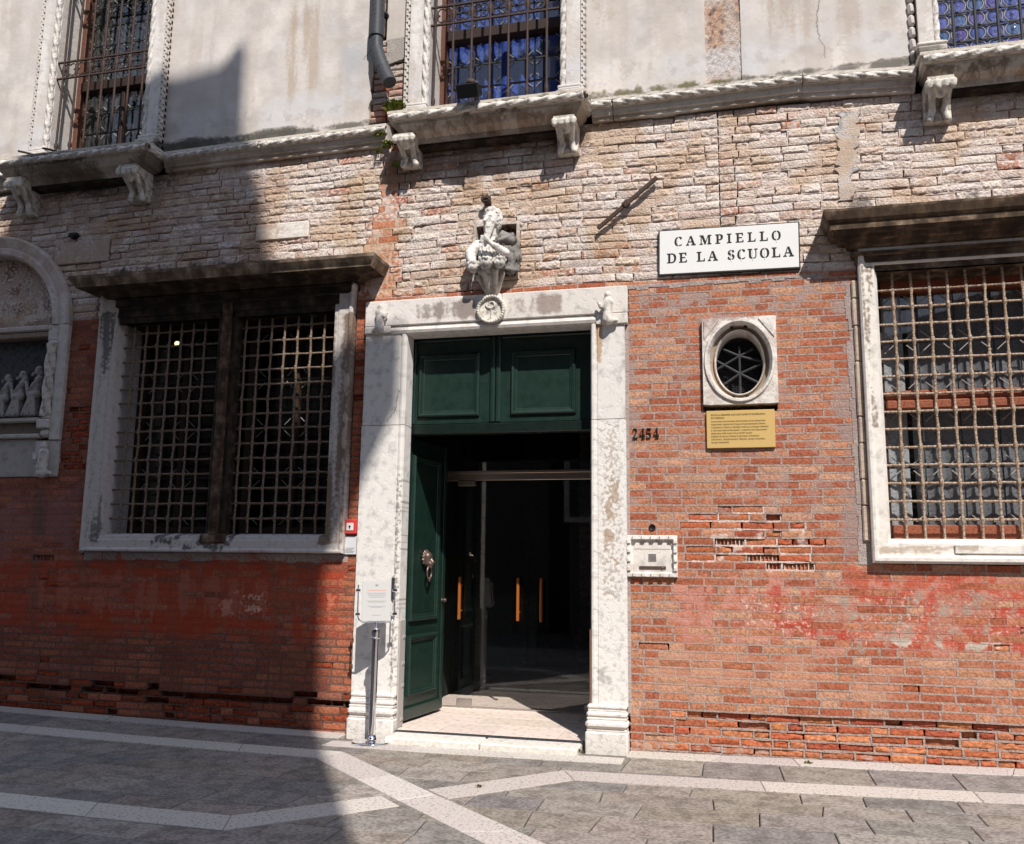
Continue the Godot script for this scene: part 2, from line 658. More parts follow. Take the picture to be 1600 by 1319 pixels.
		var cb := col.b * 255
		var al: float = q[5]
		var noise: PackedByteArray = nz[q[6]]
		var fine: PackedByteArray = nz[2]
		var lo: float = (q[7] - q[8]) * 255
		var sp: float = 1.0 / (q[8] * 2 * 255)
		var fe: float = q[9] / WW * SW
		for y in range(maxi(y0, 0), y1):
			var ey := minf(y - y0, y1 - 1 - y)
			for x in range(maxi(x0, 0), x1):
				var e := minf(ey, minf(x - x0, x1 - 1 - x))
				var i := y * SW + x
				var t := float(noise[i]) + (float(fine[i]) - 128.0) * 0.3
				if e < fe:
					t -= (1.0 - e / fe) * 110.0
				t = (t - lo) * sp
				if t <= 0:
					continue
				var a := al * minf(t, 1.0)
				i *= 4
				var b0 := d[i + 3] / 255.0
				var na := a + b0 * (1 - a)
				var k := a / na
				d[i] = int(d[i] + (cr - d[i]) * k)
				d[i + 1] = int(d[i + 1] + (cg - d[i + 1]) * k)
				d[i + 2] = int(d[i + 2] + (cb - d[i + 2]) * k)
				d[i + 3] = int(na * 255)
	for line in [[Vector2(3.03, 6.75), Vector2(3.0, 6.55), Vector2(3.0, 6.42), Vector2(3.03, 6.3), Vector2(3.06, 6.24), Vector2(3.05, 6.14)], [Vector2(2.93, 5.99), Vector2(3.1, 6.03), Vector2(3.35, 6.04), Vector2(3.75, 6.06)], [Vector2(-1.5, 6.75), Vector2(-1.44, 6.82), Vector2(-1.42, 6.9)], [Vector2(-0.97, 3.2), Vector2(-1.0, 3.0), Vector2(-1.08, 2.9)]]:
		for k in line.size() - 1:
			var n: int = int(line[k].distance_to(line[k + 1]) / 0.004)
			for e in n:
				var p: Vector2 = line[k].lerp(line[k + 1], float(e) / n)
				var x := int((p.x + fn.get_noise_1d(p.y * 30 + p.x * 20) * 0.012 - WX) / WW * SW)
				var y := int((1.0 - (p.y + fn.get_noise_1d(p.x * 30) * 0.01) / WH) * SH)
				if x >= 0 and y >= 0 and x < SW and y < SH:
					var i := (y * SW + x) * 4
					d[i] = 110
					d[i + 1] = 96
					d[i + 2] = 88
					d[i + 3] = 200
	stain_im.set_data(SW, SH, false, Image.FORMAT_RGBA8, d)
	M.stains = ImageTexture.create_from_image(stain_im)


func make_materials() -> void:
	var clay := noise_tex(21, 0.02, 5, [[0.0, 0.7], [0.35, 0.88], [0.6, 1.0], [1.0, 1.0]])
	var rock := noise_tex(22, 0.012, 6, [[0.0, 0.8], [0.3, 0.93], [0.5, 1.0], [1.0, 1.0]])
	var relief := noise_tex(23, 0.03, 5, [])
	var pits := noise_tex(24, 0.02, 4, [[0.0, 0.0], [0.3, 0.55], [0.42, 0.9], [1.0, 1.0]])
	var crust := noise_tex(25, 0.01, 6, [[0.0, Color(0.26, 0.24, 0.22)], [0.42, Color(0.4, 0.365, 0.33)], [0.58, Color(0.5, 0.455, 0.41)], [0.72, Color(0.64, 0.59, 0.53)], [1.0, 0.85]])
	var grit := noise_tex(26, 0.09, 4, [[0.0, 0.62], [0.38, 0.86], [0.6, 1.0], [1.0, 1.0]])
	var rust := noise_tex(27, 0.03, 5, [[0.0, Color(0.34, 0.23, 0.17)], [0.4, Color(0.5, 0.37, 0.27)], [0.54, Color(0.64, 0.57, 0.5)], [1.0, Color(0.78, 0.75, 0.71)]])
	var veins := noise_tex(28, 0.006, 5, [[0.0, 0.8], [0.45, 0.97], [0.5, 0.86], [0.56, 1.0], [1.0, 1.0]])
	var grain := noise_tex(29, 0.02, 4, [[0.0, 0.6], [0.5, 1.0], [1.0, 1.0]])
	var wear := noise_tex(30, 0.012, 6, [[0.0, Color(0.7, 0.78, 0.76)], [0.4, Color(0.9, 0.94, 0.92)], [0.6, 1.0], [0.69, Color(1.12, 1.08, 1.05)], [0.71, Color(0.95, 0.97, 0.96)], [0.755, Color(1.9, 1.7, 1.6)], [1.0, Color(1.6, 1.5, 1.4)]])
	mat("clay", Color(1, 1, 1), 0.95, clay, 0.45, relief, 0.45, true)
	mat("bare_clay", Color(1, 1, 1), 0.95, clay, 0.45, relief, 0.45)
	mat("mortar", Color(1, 1, 1), 0.97, clay, 0.3, relief, 0.5, true)
	mat("plaster", Color(1, 1, 1), 0.95, noise_tex(33, 0.008, 5, [[0.0, 0.86], [0.4, 0.95], [0.6, 1.0], [1.0, 1.0]]), 2.2, relief, 0.2, true)
	mat("old_clay", Color(1, 1, 1), 0.97, noise_tex(34, 0.035, 5, [[0.0, 0.62], [0.28, 0.82], [0.42, 1.0], [1.0, 1.05]]), 0.5, noise_tex(35, 0.035, 5, []), 0.9, true)
	mat("stone", Color(1, 1, 1), 0.75, rock, 0.9, pits, 0.25, true)
	mat("worn_stone", Color(1, 1, 1), 0.85, rock, 0.5, pits, 0.35, true)
	mat("sooty_stone", Color(1, 1, 1), 0.9, crust, 1.3, relief, 0.15)
	mat("weathered_carving", Color(1, 1, 1), 0.85, noise_tex(36, 0.009, 4, [[0.0, 0.4], [0.3, 0.5], [0.42, 0.9], [1.0, 1.0]]), 0.6, relief, 0.15)
	mat("carved", Color(1, 1, 1), 0.8, noise_tex(31, 0.012, 5, [[0.0, 0.62], [0.32, 0.82], [0.5, 1.0], [1.0, 1.0]]), 0.5, relief, 0.2)
	mat("trachyte", Color(1, 1, 1), 0.85, grit, 1.7, relief, 0.25)
	var grime := noise_tex(37, 0.007, 5, [[0.0, Color(0.22, 0.19, 0.17, 0.5)], [0.34, Color(0.3, 0.27, 0.24, 0.3)], [0.5, Color(0.4, 0.36, 0.33, 0.0)], [0.62, Color(0.75, 0.72, 0.68, 0.0)], [0.8, Color(0.62, 0.59, 0.55, 0.25)], [1.0, Color(0.7, 0.67, 0.63, 0.35)]], FastNoiseLite.TYPE_SIMPLEX_SMOOTH, 1024)
	M.trachyte.detail_enabled = true
	M.trachyte.detail_albedo = grime
	M.trachyte.detail_blend_mode = BaseMaterial3D.BLEND_MODE_MIX
	mat("white_paving", Color(1, 1, 1), 0.65, noise_tex(32, 0.05, 5, [[0.0, 0.5], [0.26, 0.72], [0.36, 0.98], [1.0, 1.0]]), 0.8, pits, 0.3)
	mat("marble", Color(1, 1, 1), 0.5, veins, 1.2, relief, 0.1)
	mat("green_paint", A(30, 53, 46), 0.36, wear, 0.9, relief, 0.06)
	M.green_paint.metallic_specular = 0.5
	mat("wood", Color(1, 1, 1), 0.6, grain, 0.3, relief, 0.1)
	mat("rusty_iron", Color(1, 1, 1), 0.75, rust, 0.35, relief, 0.2)
	mat("shaded_iron", Color(0.58, 0.57, 0.56), 0.75, rust, 0.35, relief, 0.2)  # rusty iron again, with the shade on the double window's bars in its tint
	mat("brown_iron", A(80, 62, 55), 0.65, grain, 0.2, relief, 0.15)
	mat("dark_iron", A(66, 66, 70), 0.55, grain, 0.3)
	mat("lead", A(176, 172, 164), 0.55)
	mat("dark_lead", A(58, 58, 60), 0.6)
	mat("steel", Color(0.55, 0.52, 0.5), 0.35)
	M.steel.metallic = 0.9
	mat("chrome", Color(0.8, 0.8, 0.82), 0.1)
	M.chrome.metallic = 1.0
	mat("bronze", A(136, 116, 108), 0.42, grain, 0.1)
	M.bronze.metallic = 0.7
	mat("gold", A(226, 190, 122), 0.5)
	M.gold.metallic = 0.25
	mat("print", A(92, 76, 46), 0.8)
	mat("ink_black", A(44, 44, 46), 0.7)
	mat("print_any", Color(1, 1, 1), 0.8)
	mat("pipe", A(74, 76, 80), 0.5, grain, 0.4)
	mat("paper", A(240, 238, 236), 0.7)
	mat("ink", A(120, 118, 118), 0.8)
	mat("red_plastic", A(214, 74, 70), 0.45)
	mat("black", Color(0.012, 0.012, 0.013), 0.5)
	mat("paint", Color(1, 1, 1), 0.6)
	mat("shade", Color(1, 1, 1), 0.95, clay, 1.0)
	mat("cloth", Color(1, 1, 1), 0.9, grain, 0.3)
	mat("leaf", Color(1, 1, 1), 0.6)
	M.leaf.backlight_enabled = true
	M.leaf.backlight = Color(0.3, 0.35, 0.1)
	mat("handle_wood", A(168, 100, 46, 0.9), 0.4, grain, 0.15)
	for q in [["glass", 0.06], ["clear_glass", 0.04]]:
		var g := StandardMaterial3D.new()
		g.resource_name = q[0]
		g.albedo_color = Color(0.12, 0.14, 0.14, q[1])
		g.transparency = BaseMaterial3D.TRANSPARENCY_ALPHA
		g.roughness = 0.02
		g.metallic_specular = 0.6
		M[q[0]] = g
	for q in [[0, Color(0.3, 0.36, 0.66, 0.42)], [1, Color(0.42, 0.34, 0.64, 0.45)], [2, Color(0.3, 0.44, 0.58, 0.4)], [3, Color(0.36, 0.38, 0.7, 0.4)]]:
		var g := StandardMaterial3D.new()
		g.albedo_color = q[1]
		g.transparency = BaseMaterial3D.TRANSPARENCY_ALPHA
		g.roughness = 0.04
		g.metallic_specular = 0.8
		M["bull_%d" % q[0]] = g
	var glow := StandardMaterial3D.new()
	glow.albedo_color = Color(1, 0.9, 0.7)
	glow.emission_enabled = true
	glow.emission = Color(1, 0.85, 0.6)
	glow.emission_energy_multiplier = 3.0
	M.glow = glow


# ---------------------------------------------------------------- ground
func gy(x: float) -> float:
	var d := clampf(x + 0.5, -6.0, 6.0)
	return -0.012 + 0.0024 * d * d


func slab(poly: PackedVector2Array, top: float, thick: float, col: Color, m: Material, called: String, parent: Node, bev := 0.006) -> void:
	# outline in (x, z); each corner follows the lie of the ground
	var mb := MB.new()
	mb.col = col
	var c := Vector2.ZERO
	for p in poly:
		c += p / poly.size()
	mb.at = Vector3(c.x, gy(c.x) + top, c.y)
	var k := poly.size()
	var area := 0.0
	for i in k:
		area += poly[i].cross(poly[(i + 1) % k])
	if area > 0:
		poly.reverse()
	var t := PackedVector3Array()
	var e := PackedVector3Array()
	var tilt := Vector2(rng.randf_range(-1, 1), rng.randf_range(-1, 1)) * 0.0018
	for p in poly:
		var q := p + (c - p).normalized() * bev
		var y := top + tilt.dot(p - c)
		t.append(Vector3(q.x, gy(q.x) + y, q.y))
		e.append(Vector3(p.x, gy(p.x) + y - bev * 0.7, p.y))
	for i in k:
		var j := (i + 1) % k
		mb.quad(e[i], e[j], t[j], t[i])
		mb.quad(e[i] - Vector3(0, thick, 0), e[j] - Vector3(0, thick, 0), e[j], e[i])
	for i in range(1, k - 1):
		mb.tri(t[0], t[i], t[i + 1])
	obj(called, mb, m, parent)


func paving() -> void:
	var g := MB.new()
	g.col = A(96, 90, 86, 0.6)
	g.quad(Vector3(-60, -0.075, 60), Vector3(60, -0.075, 60), Vector3(60, -0.075, -1.0), Vector3(-60, -0.075, -1.0))
	tag(obj("ground", g, M.trachyte), "", "", "", "structure")
	var pv := group("pavement")
	tag(pv, "", "", "", "structure")
	var bed := MB.new()
	bed.col = A(132, 118, 104, 0.6)
	for i in 24:
		var xa := -7.0 + i * 0.6
		bed.quad(Vector3(xa, gy(xa) - 0.022, 6.4), Vector3(xa + 0.6, gy(xa + 0.6) - 0.022, 6.4), Vector3(xa + 0.6, gy(xa + 0.6) - 0.022, -0.3), Vector3(xa, gy(xa) - 0.022, -0.3))
	tag(obj("joint_bed", bed, M.mortar, pv), "", "", "", "stuff")
	var tones := [A(178, 166, 157, 0.66), A(184, 170, 160, 0.66), A(170, 161, 154, 0.66), A(190, 178, 168, 0.66), A(176, 162, 150, 0.66), A(160, 152, 147, 0.66)]
	var z := 0.24
	var row := 0
	while z < 6.2:
		var dz: float = [0.55, 0.3, 0.36, 0.3, 0.33, 0.38, 0.31][row % 7]
		if row == 0:
			dz = 0.56
		var x := -6.9 + rng.randf_range(0, 0.6)
		var sk0 := 0.0
		while x < 6.0:
			var dx := rng.randf_range(0.4, 0.75)
			var gp := 0.004
			var sk := rng.randf_range(-0.03, 0.03)
			var poly := PackedVector2Array([Vector2(x + gp, z + gp), Vector2(x + dx - gp, z + gp), Vector2(x + dx - gp + sk, z + dz - gp), Vector2(x + gp + sk0, z + dz - gp)])
			slab(poly, rng.randf_range(-0.0012, 0.0006), 0.05, vary(tones[rng.randi() % 6], 0.08), M.trachyte, "paving_slab", pv)
			x += dx
			sk0 = sk
		z += dz
		row += 1
	# pale stone bands laid into the paving
	var pale := [A(236, 226, 216, 0.66), A(232, 220, 210, 0.66), A(226, 214, 206, 0.66)]
	for b in [
		[[Vector2(-7, 0.12), Vector2(-1.36, 0.12)], 0.24, 0.9], [[Vector2(1.23, 0.14), Vector2(6, 0.14)], 0.26, 0.72], [[Vector2(-1.36, 0.47), Vector2(1.23, 0.45)], 0.22, 0.8],
		[[Vector2(-7, 0.86), Vector2(-1.12, 0.92), Vector2(0.04, 2.0), Vector2(2.6, 4.36)], 0.285, 1.0],
		[[Vector2(-7, 2.86), Vector2(-0.84, 2.9), Vector2(-0.1, 2.13)], 0.29, 1.25], [[Vector2(0.14, 1.87), Vector2(0.9, 1.06), Vector2(6, 0.98)], 0.29, 1.25],
	]:
		var pts: Array = b[0]
		var w: float = b[1] / 2
		for n in pts.size() - 1:
			var a: Vector2 = pts[n]
			var e: Vector2 = pts[n + 1]
			var l := a.distance_to(e)
			var d := (e - a) / l
			var o := Vector2(-d.y, d.x)
			var m0 := 0.0
			var m1 := 0.0
			if n > 0:
				m0 = w * tan(((a - pts[n - 1]) as Vector2).angle_to(d) / 2)
			if n < pts.size() - 2:
				m1 = w * tan(d.angle_to(pts[n + 2] - e) / 2)
			var s := 0.0
			var lean := 0.0
			while s < l - 0.01:
				var s2 := minf(s + b[2] * rng.randf_range(0.8, 1.15), l)
				if l - s2 < 0.3:
					s2 = l
				var k0 := m0 if s == 0.0 else lean
				lean = rng.randf_range(-0.1, 0.1) if n != 1 else rng.randf_range(-0.02, 0.02)
				var k1 := -m1 if s2 == l else lean
				var pa := a + d * (s + 0.003)
				var pb := a + d * (s2 - 0.003)
				slab(PackedVector2Array([pa + o * w + d * k0, pb + o * w + d * k1, pb - o * w - d * k1, pa - o * w - d * k0]), 0.006 + rng.randf_range(0, 0.0015), 0.05, vary(pale[rng.randi() % 3], 0.05), M.white_paving, "pale_band_stone", pv, 0.004)
				s = s2
	# threshold of the doorway: white step, iron track, floor stones behind it
	var mb := MB.new()
	mb.col = A(238, 230, 220)
	mb.box(Vector3(-0.88, -0.1, 0.07), Vector3(-0.02, 0.05, 0.35), 0.014)
	obj("door_step", mb, M.worn_stone, pv)
	mb = MB.new()
	mb.col = A(232, 224, 214)
	mb.box(Vector3(-0.014, -0.1, 0.07), Vector3(0.83, 0.048, 0.345), 0.014)
	obj("door_step", mb, M.worn_stone, pv)
	mb = MB.new()
	mb.box(Vector3(-0.9, -0.1, 0.004), Vector3(0.87, 0.056, 0.068), 0.003)
	obj("door_track", mb, M.dark_iron, pv)


# ---------------------------------------------------------------- brick walls
const HOLES := [[-5.36, 5.99, -4.04, 8.7], [-0.8, 5.97, 0.65, 8.7], [3.96, 5.92, 5.29, 8.7], [-4.21, 1.78, -1.68, 4.12], [3.36, 1.76, 5.08, 4.15], [-1.0, -0.4, 0.98, 3.86], [2.0, 3.05, 2.45, 3.66]]
const FACED := [[-5.62, 5.75, -3.86, 8.7], [-1.03, 5.75, 0.87, 8.7], [3.77, 5.75, 5.4, 8.7], [-4.42, 1.62, -1.465, 4.34], [3.235, 1.59, 5.4, 4.4], [-1.35, -0.4, 1.23, 3.76], [-1.345, 3.76, 1.245, 4.11], [1.91, 2.95, 2.53, 3.74], [-0.26, 4.25, 0.205, 4.84], [-6.4, 2.41, -4.82, 4.1], [-2.65, 4.86, -2.03, 5.05], [-5.14, 4.81, -4.42, 5.07]]
const BACK := -0.13


func wy(x: float, y: float) -> float:
	var d := (x + 0.3) / 4.5
	return y - 0.055 * d * d * (y - 1.5) / 4.4 + fn.get_noise_2d(x * 0.45, y * 0.8) * (0.022 if y > 4.1 else 0.008)


func free_spans(y: float, xa: float, xb: float) -> Array:
	var cuts := [[xa, xb]]
	var taken := FACED.duplicate()
	if y > 4.09 and y < 5.2:
		taken.append([-7.0, 4.0, -5.9 + sqrt(maxf(0.0, 1.085 * 1.085 - (y - 4.08) * (y - 4.08))), 5.2])
	for h in taken:
		if y < h[1] or y > h[3]:
			continue
		var out := []
		for c in cuts:
			if h[2] <= c[0] or h[0] >= c[1]:
				out.append(c)
				continue
			if h[0] > c[0] + 0.02:
				out.append([c[0], h[0]])
			if h[2] < c[1] - 0.02:
				out.append([h[2], c[1]])
		cuts = out
	return cuts


# one brick into mb: front rounded and uneven, sides running back into the wall
func brick(mb: MB, b: Dictionary, fine: bool) -> void:
	var x0: float = b.x0
	var x1: float = b.x1
	var y0: float = b.y0
	var y1: float = b.y1
	var l := x1 - x0
	var h := y1 - y0
	var rough: float = b.rough
	var bv := minf(0.006 + rough * 0.35, h * 0.3)
	var xs := [0.0, bv]
	var inner := maxi(1, int(round((l - bv * 2) / (0.026 if fine else 0.1))))
	for i in range(1, inner):
		xs.append(bv + (l - bv * 2) * i / inner)
	xs.append(l - bv)
	xs.append(l)
	var ys := [0.0, bv, h * 0.32, h * 0.5, h * 0.68, h - bv, h] if fine else [0.0, bv, h - bv, h]
	var p := PackedVector3Array()
	var cs := PackedColorArray()
	var nx := xs.size()
	var ny := ys.size()
	var z: float = b.z
	var col: Color = b.col
	for j in ny:
		for i in nx:
			var x: float = x0 + xs[i]
			var y: float = y0 + ys[j]
			var edge := i == 0 or j == 0 or i == nx - 1 or j == ny - 1
			var n1 := fn.get_noise_3d(x * 14, y * 30, b.id * 3.1)
			var n2 := fn.get_noise_3d(x * 34, y * 34, b.id * 1.7 + 50)
			var dz := rough * (n1 * 1.3 + n2 * 0.7)
			if edge:
				dz -= 0.003 + rough * 0.35 + rough * absf(n2) * 0.8
				if i == 0 or i == nx - 1:
					x += (1 if i == 0 else -1) * rough * (0.1 + n2 * 1.6) * 0.6
				if j == 0 or j == ny - 1:
					y += (1 if j == 0 else -1) * rough * (0.12 + n1 * 0.7 + n2 * 1.3) * 0.6
			dz += b.slope * (ys[j] / h - 0.5)
			p.append(Vector3(x, wy(x, y), z + dz))
			var k: float = 1.0 + n1 * b.mottle + n2 * b.mottle * 0.6
			cs.append(Color(col.r * k, col.g * k, col.b * k))
	var k0 := mb.v.size()
	mb.surf(p, nx, ny, false, cs)
	# sides
	mb.col = col
	var rim := []
	for i in nx:
		rim.append(i)
	for j in range(1, ny):
		rim.append(j * nx + nx - 1)
	for i in range(nx - 2, -1, -1):
		rim.append((ny - 1) * nx + i)
	for j in range(ny - 2, 0, -1):
		rim.append(j * nx)
	for i in rim.size():
		var a := p[rim[i]]
		var c := p[rim[(i + 1) % rim.size()]]
		mb.quad(Vector3(a.x, a.y, z - 0.06), Vector3(c.x, c.y, z - 0.06), c, a)


func walls() -> void:
	# the masonry behind, with its openings
	var xs := [-6.4, 5.4]
	var ys := [-0.4, 8.7]
	for h in HOLES:
		xs.append_array([h[0], h[2]])
		ys.append_array([h[1], h[3]])
	xs.sort()
	ys.sort()
	var core := MB.new()
	core.col = A(128, 92, 74)
	for i in xs.size() - 1:
		for j in ys.size() - 1:
			if xs[i + 1] - xs[i] < 0.001 or ys[j + 1] - ys[j] < 0.001:
				continue
			var mx: float = (xs[i] + xs[i + 1]) / 2
			var my: float = (ys[j] + ys[j + 1]) / 2
			var open := false
			for h in HOLES:
				if mx > h[0] and mx < h[2] and my > h[1] and my < h[3]:
					open = true
			if not open:
				core.box(Vector3(xs[i], ys[j], -0.5), Vector3(xs[i + 1], ys[j + 1], BACK))
	obj("wall_core", core, M.mortar, building)

	var new_tones := [A(202, 136, 104), A(195, 122, 92), A(208, 149, 118), A(190, 113, 84), A(212, 160, 131), A(200, 132, 102), A(184, 107, 80)]
	var raw_tones := [A(212, 124, 84), A(202, 110, 76), A(216, 138, 96), A(190, 98, 72), A(208, 132, 98)]
	var left_tones := [A(176, 104, 78), A(164, 94, 72), A(186, 112, 84), A(154, 88, 70), A(172, 108, 88)]
	var old_tones := [A(240, 226, 217), A(238, 222, 213), A(232, 214, 203), A(226, 204, 190), A(236, 222, 212), A(218, 190, 172), A(230, 208, 196), A(214, 182, 162), A(234, 216, 206), A(226, 200, 176)]
	var band_tones := [A(216, 148, 116), A(208, 132, 100), A(220, 160, 128), A(200, 122, 96)]
	var all := []
	var bed := MB.new()
	var y := -0.06
	var id := 0
	var row := 0
	while y < 5.76:
		var old := y > 4.1
		var h := 0.083 if old else 0.0692
		if old:
			h *= rng.randf_range(0.9, 1.1)
		var t := 0.0095 if old else 0.0125
		var my := y + h / 2
		row += 1
		for span in free_spans(my, -6.35, 5.35):
			var parts := []
			if old:
				# newer bricks let into the old wall in an upright band
				var ba := -1.5 + (my - 4.1) * 0.2 + rng.randf_range(-0.05, 0.05)
				var pe := 2.225 + rng.randf_range(-0.02, 0.05)
				var bb := -1.06 + (my - 4.1) * 0.03 + rng.randf_range(-0.09, 0.06)
				for s in [[span[0], minf(span[1], ba), "old"], [maxf(span[0], ba), minf(span[1], bb), "band"], [maxf(span[0], bb), minf(span[1], 2.09), "old"], [maxf(span[0], 2.09), minf(span[1], pe), "pier"], [maxf(span[0], pe), span[1], "old"]]:
					if s[1] - s[0] > 0.03:
						parts.append(s)
			else:
				parts.append([span[0], span[1], "new"])
			for s in parts:
				var kind: String = s[2]
				var pier: bool = kind == "pier"
				if pier:
					kind = "old"
				var x: float = s[0]
				var end: float = s[1]
				var first := true
				while x < end - 0.02:
					var l := 0.262 if rng.randf() < 0.62 else 0.13
					if kind == "old":
						l = rng.randf_range(0.14, 0.36)
					if first:
						l *= rng.randf_range(0.4, 1.0)
						first = false
					if end - x - l < 0.07:
						l = end - x
					if l > 0.4:
						l *= 0.5
					id += 1
					var mx := x + l / 2
					var b := {"x0": x + t * 0.5, "x1": x + l - t * 0.5, "y0": y + t * 0.5, "y1": y + h - t * 0.5, "z": 0.0, "rough": 0.0012, "slope": 0.0, "mottle": 0.12, "id": id, "kind": kind}
					var seam := 1.0
					if kind == "old":
						b.col = vary(old_tones[rng.randi() % 10], 0.1)
						b.rough = rng.randf_range(0.006, 0.012)
						b.z = rng.randf_range(-0.009, 0.006)
						b.mottle = 0.3
						b.slope = rng.randf_range(-0.004, 0.007)
						if pier:
							b.col = vary(A(212, 182, 160), 0.16)
							b.rough = 0.005
						if rng.randf() < 0.05 and mx > -2.5:
							b.col = vary(A(206, 148, 124), 0.1)
						if rng.randf() < 0.03:
							b.z -= 0.02
						if my < 4.45 and mx > -1.2 and mx < 1.3:
							b.rough *= 1.25
							if rng.randf() < 0.2:
								b.col = vary(A(208, 150, 122), 0.15)
					elif kind == "band":
						b.col = vary(band_tones[rng.randi() % 4], 0.1)
						b.rough = 0.003
					else:
						var left := mx < -1.3
						b.col = vary(left_tones[rng.randi() % 5] if left else new_tones[rng.randi() % 7], 0.08)
						b.z = rng.randf_range(-0.001, 0.003)
						if left and mx > -1.5:
							b.col = vary(A(196, 118, 88), 0.08)
						if my < 0.36 and mx > 1.3 + 0.5 * fn.get_noise_1d(my * 9) + 0.3 or my < 0.27 + 0.03 * fn.get_noise_1d(mx * 1.5) and left:
							b.z -= 0.015
							b.sunk = true
						# weathered hollows: below the plaque, along the foot of the wall
						var dmg := 0.0
						if not left:
							var e := Vector2((mx - 2.3) / 0.62, (my - 1.76) / 0.3).length()
							dmg = clampf(1.5 - e * 1.25, 0, 1)
							if my < 0.37:
								dmg = clampf((0.45 - my) / 0.15, 0, 1) * (1.0 if mx > 1.75 else 0.35)
							if rng.randf() < 0.05 and my < 2.6:
								dmg = maxf(dmg, 0.5)
						else:
							if my < 0.36:
								dmg = 0.6
							if mx < -4.4 and mx > -4.75 and my > 2.5 and my < 3.2:
								dmg = 0.7
							if rng.randf() < 0.04:
								dmg = maxf(dmg, 0.4)
						if rng.randf() < dmg:
							b.col = vary(raw_tones[rng.randi() % 5], 0.12) if not left else vary(A(170, 80, 52), 0.15)
							b.rough = rng.randf_range(0.005, 0.0105)
							b.z -= rng.randf_range(0.003, 0.016) * (0.5 + dmg * 0.6)
							b.mottle = 0.2
							b.slope = rng.randf_range(-0.006, 0.01)
							b.raw = true
							if left and my > 0.2 + 0.04 * fn.get_noise_1d(mx * 2.0) and my < 0.33 + 0.05 * fn.get_noise_1d(mx * 2.0 + 30) and rng.randf() < 0.72:
								b.z -= 0.075
								b.rough = 0.011
								b.cavity = true
							elif rng.randf() < 0.07:
								b.z -= 0.035
					if b.has("raw") and my > 1.45 and my < 1.9 and rng.randf() < 0.12 and l < 0.3:
						# a perforated brick broken open: webs between its holes
						b.z = -0.034
						for k in int(l / 0.032):
							var wx: float = b.x0 + 0.016 + k * 0.032
							bed.col = A(206, 140, 112) if k % 3 else A(232, 208, 194)
							bed.box(Vector3(wx - 0.005, wy(mx, b.y0), -0.05), Vector3(wx + 0.005, wy(mx, b.y1) - rng.randf_range(0, 0.02), -0.012 - rng.randf_range(0, 0.012)), 0.002)
					b.size = (b.x1 - b.x0) * h * 8.0 / pow(Vector3(mx - 2.2, my - 1.53, -8).length(), 3)
					all.append(b)
					# head joint
					var mc := joint_colour(kind, mx, my, b)
					var mz := joint_depth(kind, b)
					if x + l < end - 0.01 and not (b.has("raw") and rng.randf() < 0.3):
						bed.col = mc
						var jx := x + l + rng.randf_range(-0.002, 0.002)
						var q0 := wy(jx, y + t * 0.4)
						var q1 := wy(jx, y + h - t * 0.4)
						bed.quad(Vector3(jx - t * 0.62, q0, mz), Vector3(jx + t * 0.62, q0, mz), Vector3(jx + t * 0.62, q1, mz), Vector3(jx - t * 0.62, q1, mz))
						bed.quad(Vector3(jx - t * 0.62, q0, BACK), Vector3(jx - t * 0.62, q0, mz), Vector3(jx - t * 0.62, q1, mz), Vector3(jx - t * 0.62, q1, BACK))
						bed.quad(Vector3(jx + t * 0.62, q0, mz), Vector3(jx + t * 0.62, q0, BACK), Vector3(jx + t * 0.62, q1, BACK), Vector3(jx + t * 0.62, q1, mz))
					# bed joint under the brick, in short uneven lengths
					var bx := x
					while bx < x + l - 0.001:
						var be := minf(bx + 0.066, x + l)
						var za := mz + fn.get_noise_2d(bx * 30, y * 70) * (0.009 if kind == "old" or b.has("raw") else 0.002)
						var zb := mz + fn.get_noise_2d(be * 30, y * 70) * (0.009 if kind == "old" or b.has("raw") else 0.002)
						var ta := t * (0.62 + fn.get_noise_2d(bx * 24, y * 50 + 9) * (0.5 if kind == "old" or b.has("raw") else 0.16))
						bed.col = vary(mc, 0.08)
						var lo := Vector3(0, -ta, 0)
						var a0 := Vector3(bx, wy(bx, y), za)
						var a1 := Vector3(be, wy(be, y), zb)
						bed.quad(a0 + lo, a1 + lo, a1 - lo, a0 - lo)
						bed.quad(Vector3(bx, a0.y, BACK) - lo, a0 - lo, a1 - lo, Vector3(be, a1.y, BACK) - lo)
						bed.quad(a0 + lo, Vector3(bx, a0.y, BACK) + lo, Vector3(be, a1.y, BACK) + lo, a1 + lo)
						bx = be
					x += l
		y += h
	# exposed bricks beside the downpipe
	y = 5.96
	while y < 6.9:
		for s in [[-1.41, -1.24], [-1.23, -1.02]]:
			id += 1
			var c: Color = vary(A(206, 110, 72), 0.15) if rng.randf() < 0.5 else vary(A(206, 184, 168), 0.1)
			all.append({"x0": s[0] + rng.randf_range(0, 0.03), "x1": s[1], "y0": y + 0.008, "y1": y + 0.064, "z": -0.01, "rough": 0.007, "slope": 0.004, "mottle": 0.2, "id": id, "kind": "old", "col": c, "size": 0.0})
		y += 0.072
	all.sort_custom(func(a, b): return a.size > b.size)
	for i in mini(300, all.size()):
		var mb := MB.new()
		var b: Dictionary = all[i]
		mb.at = Vector3((b.x0 + b.x1) / 2, (b.y0 + b.y1) / 2, 0)
		brick(mb, b, false)
		obj("brick", mb, M.old_clay if b.kind == "old" else (M.bare_clay if b.id % 10 < 3 else M.clay), building)
	var rest := MB.new()
	var weathered := MB.new()
	var bare := MB.new()
	for i in range(300, all.size()):
		brick(weathered if all[i].kind == "old" else (bare if all[i].id % 10 < 3 else rest), all[i], all[i].rough > 0.0035)
	var me := rest.mesh(M.clay)
	weathered.add(me, M.old_clay)
	bare.add(me, M.bare_clay)
	tag(inst("brickwork", me, Vector3.ZERO, building), "", "", "", "stuff")
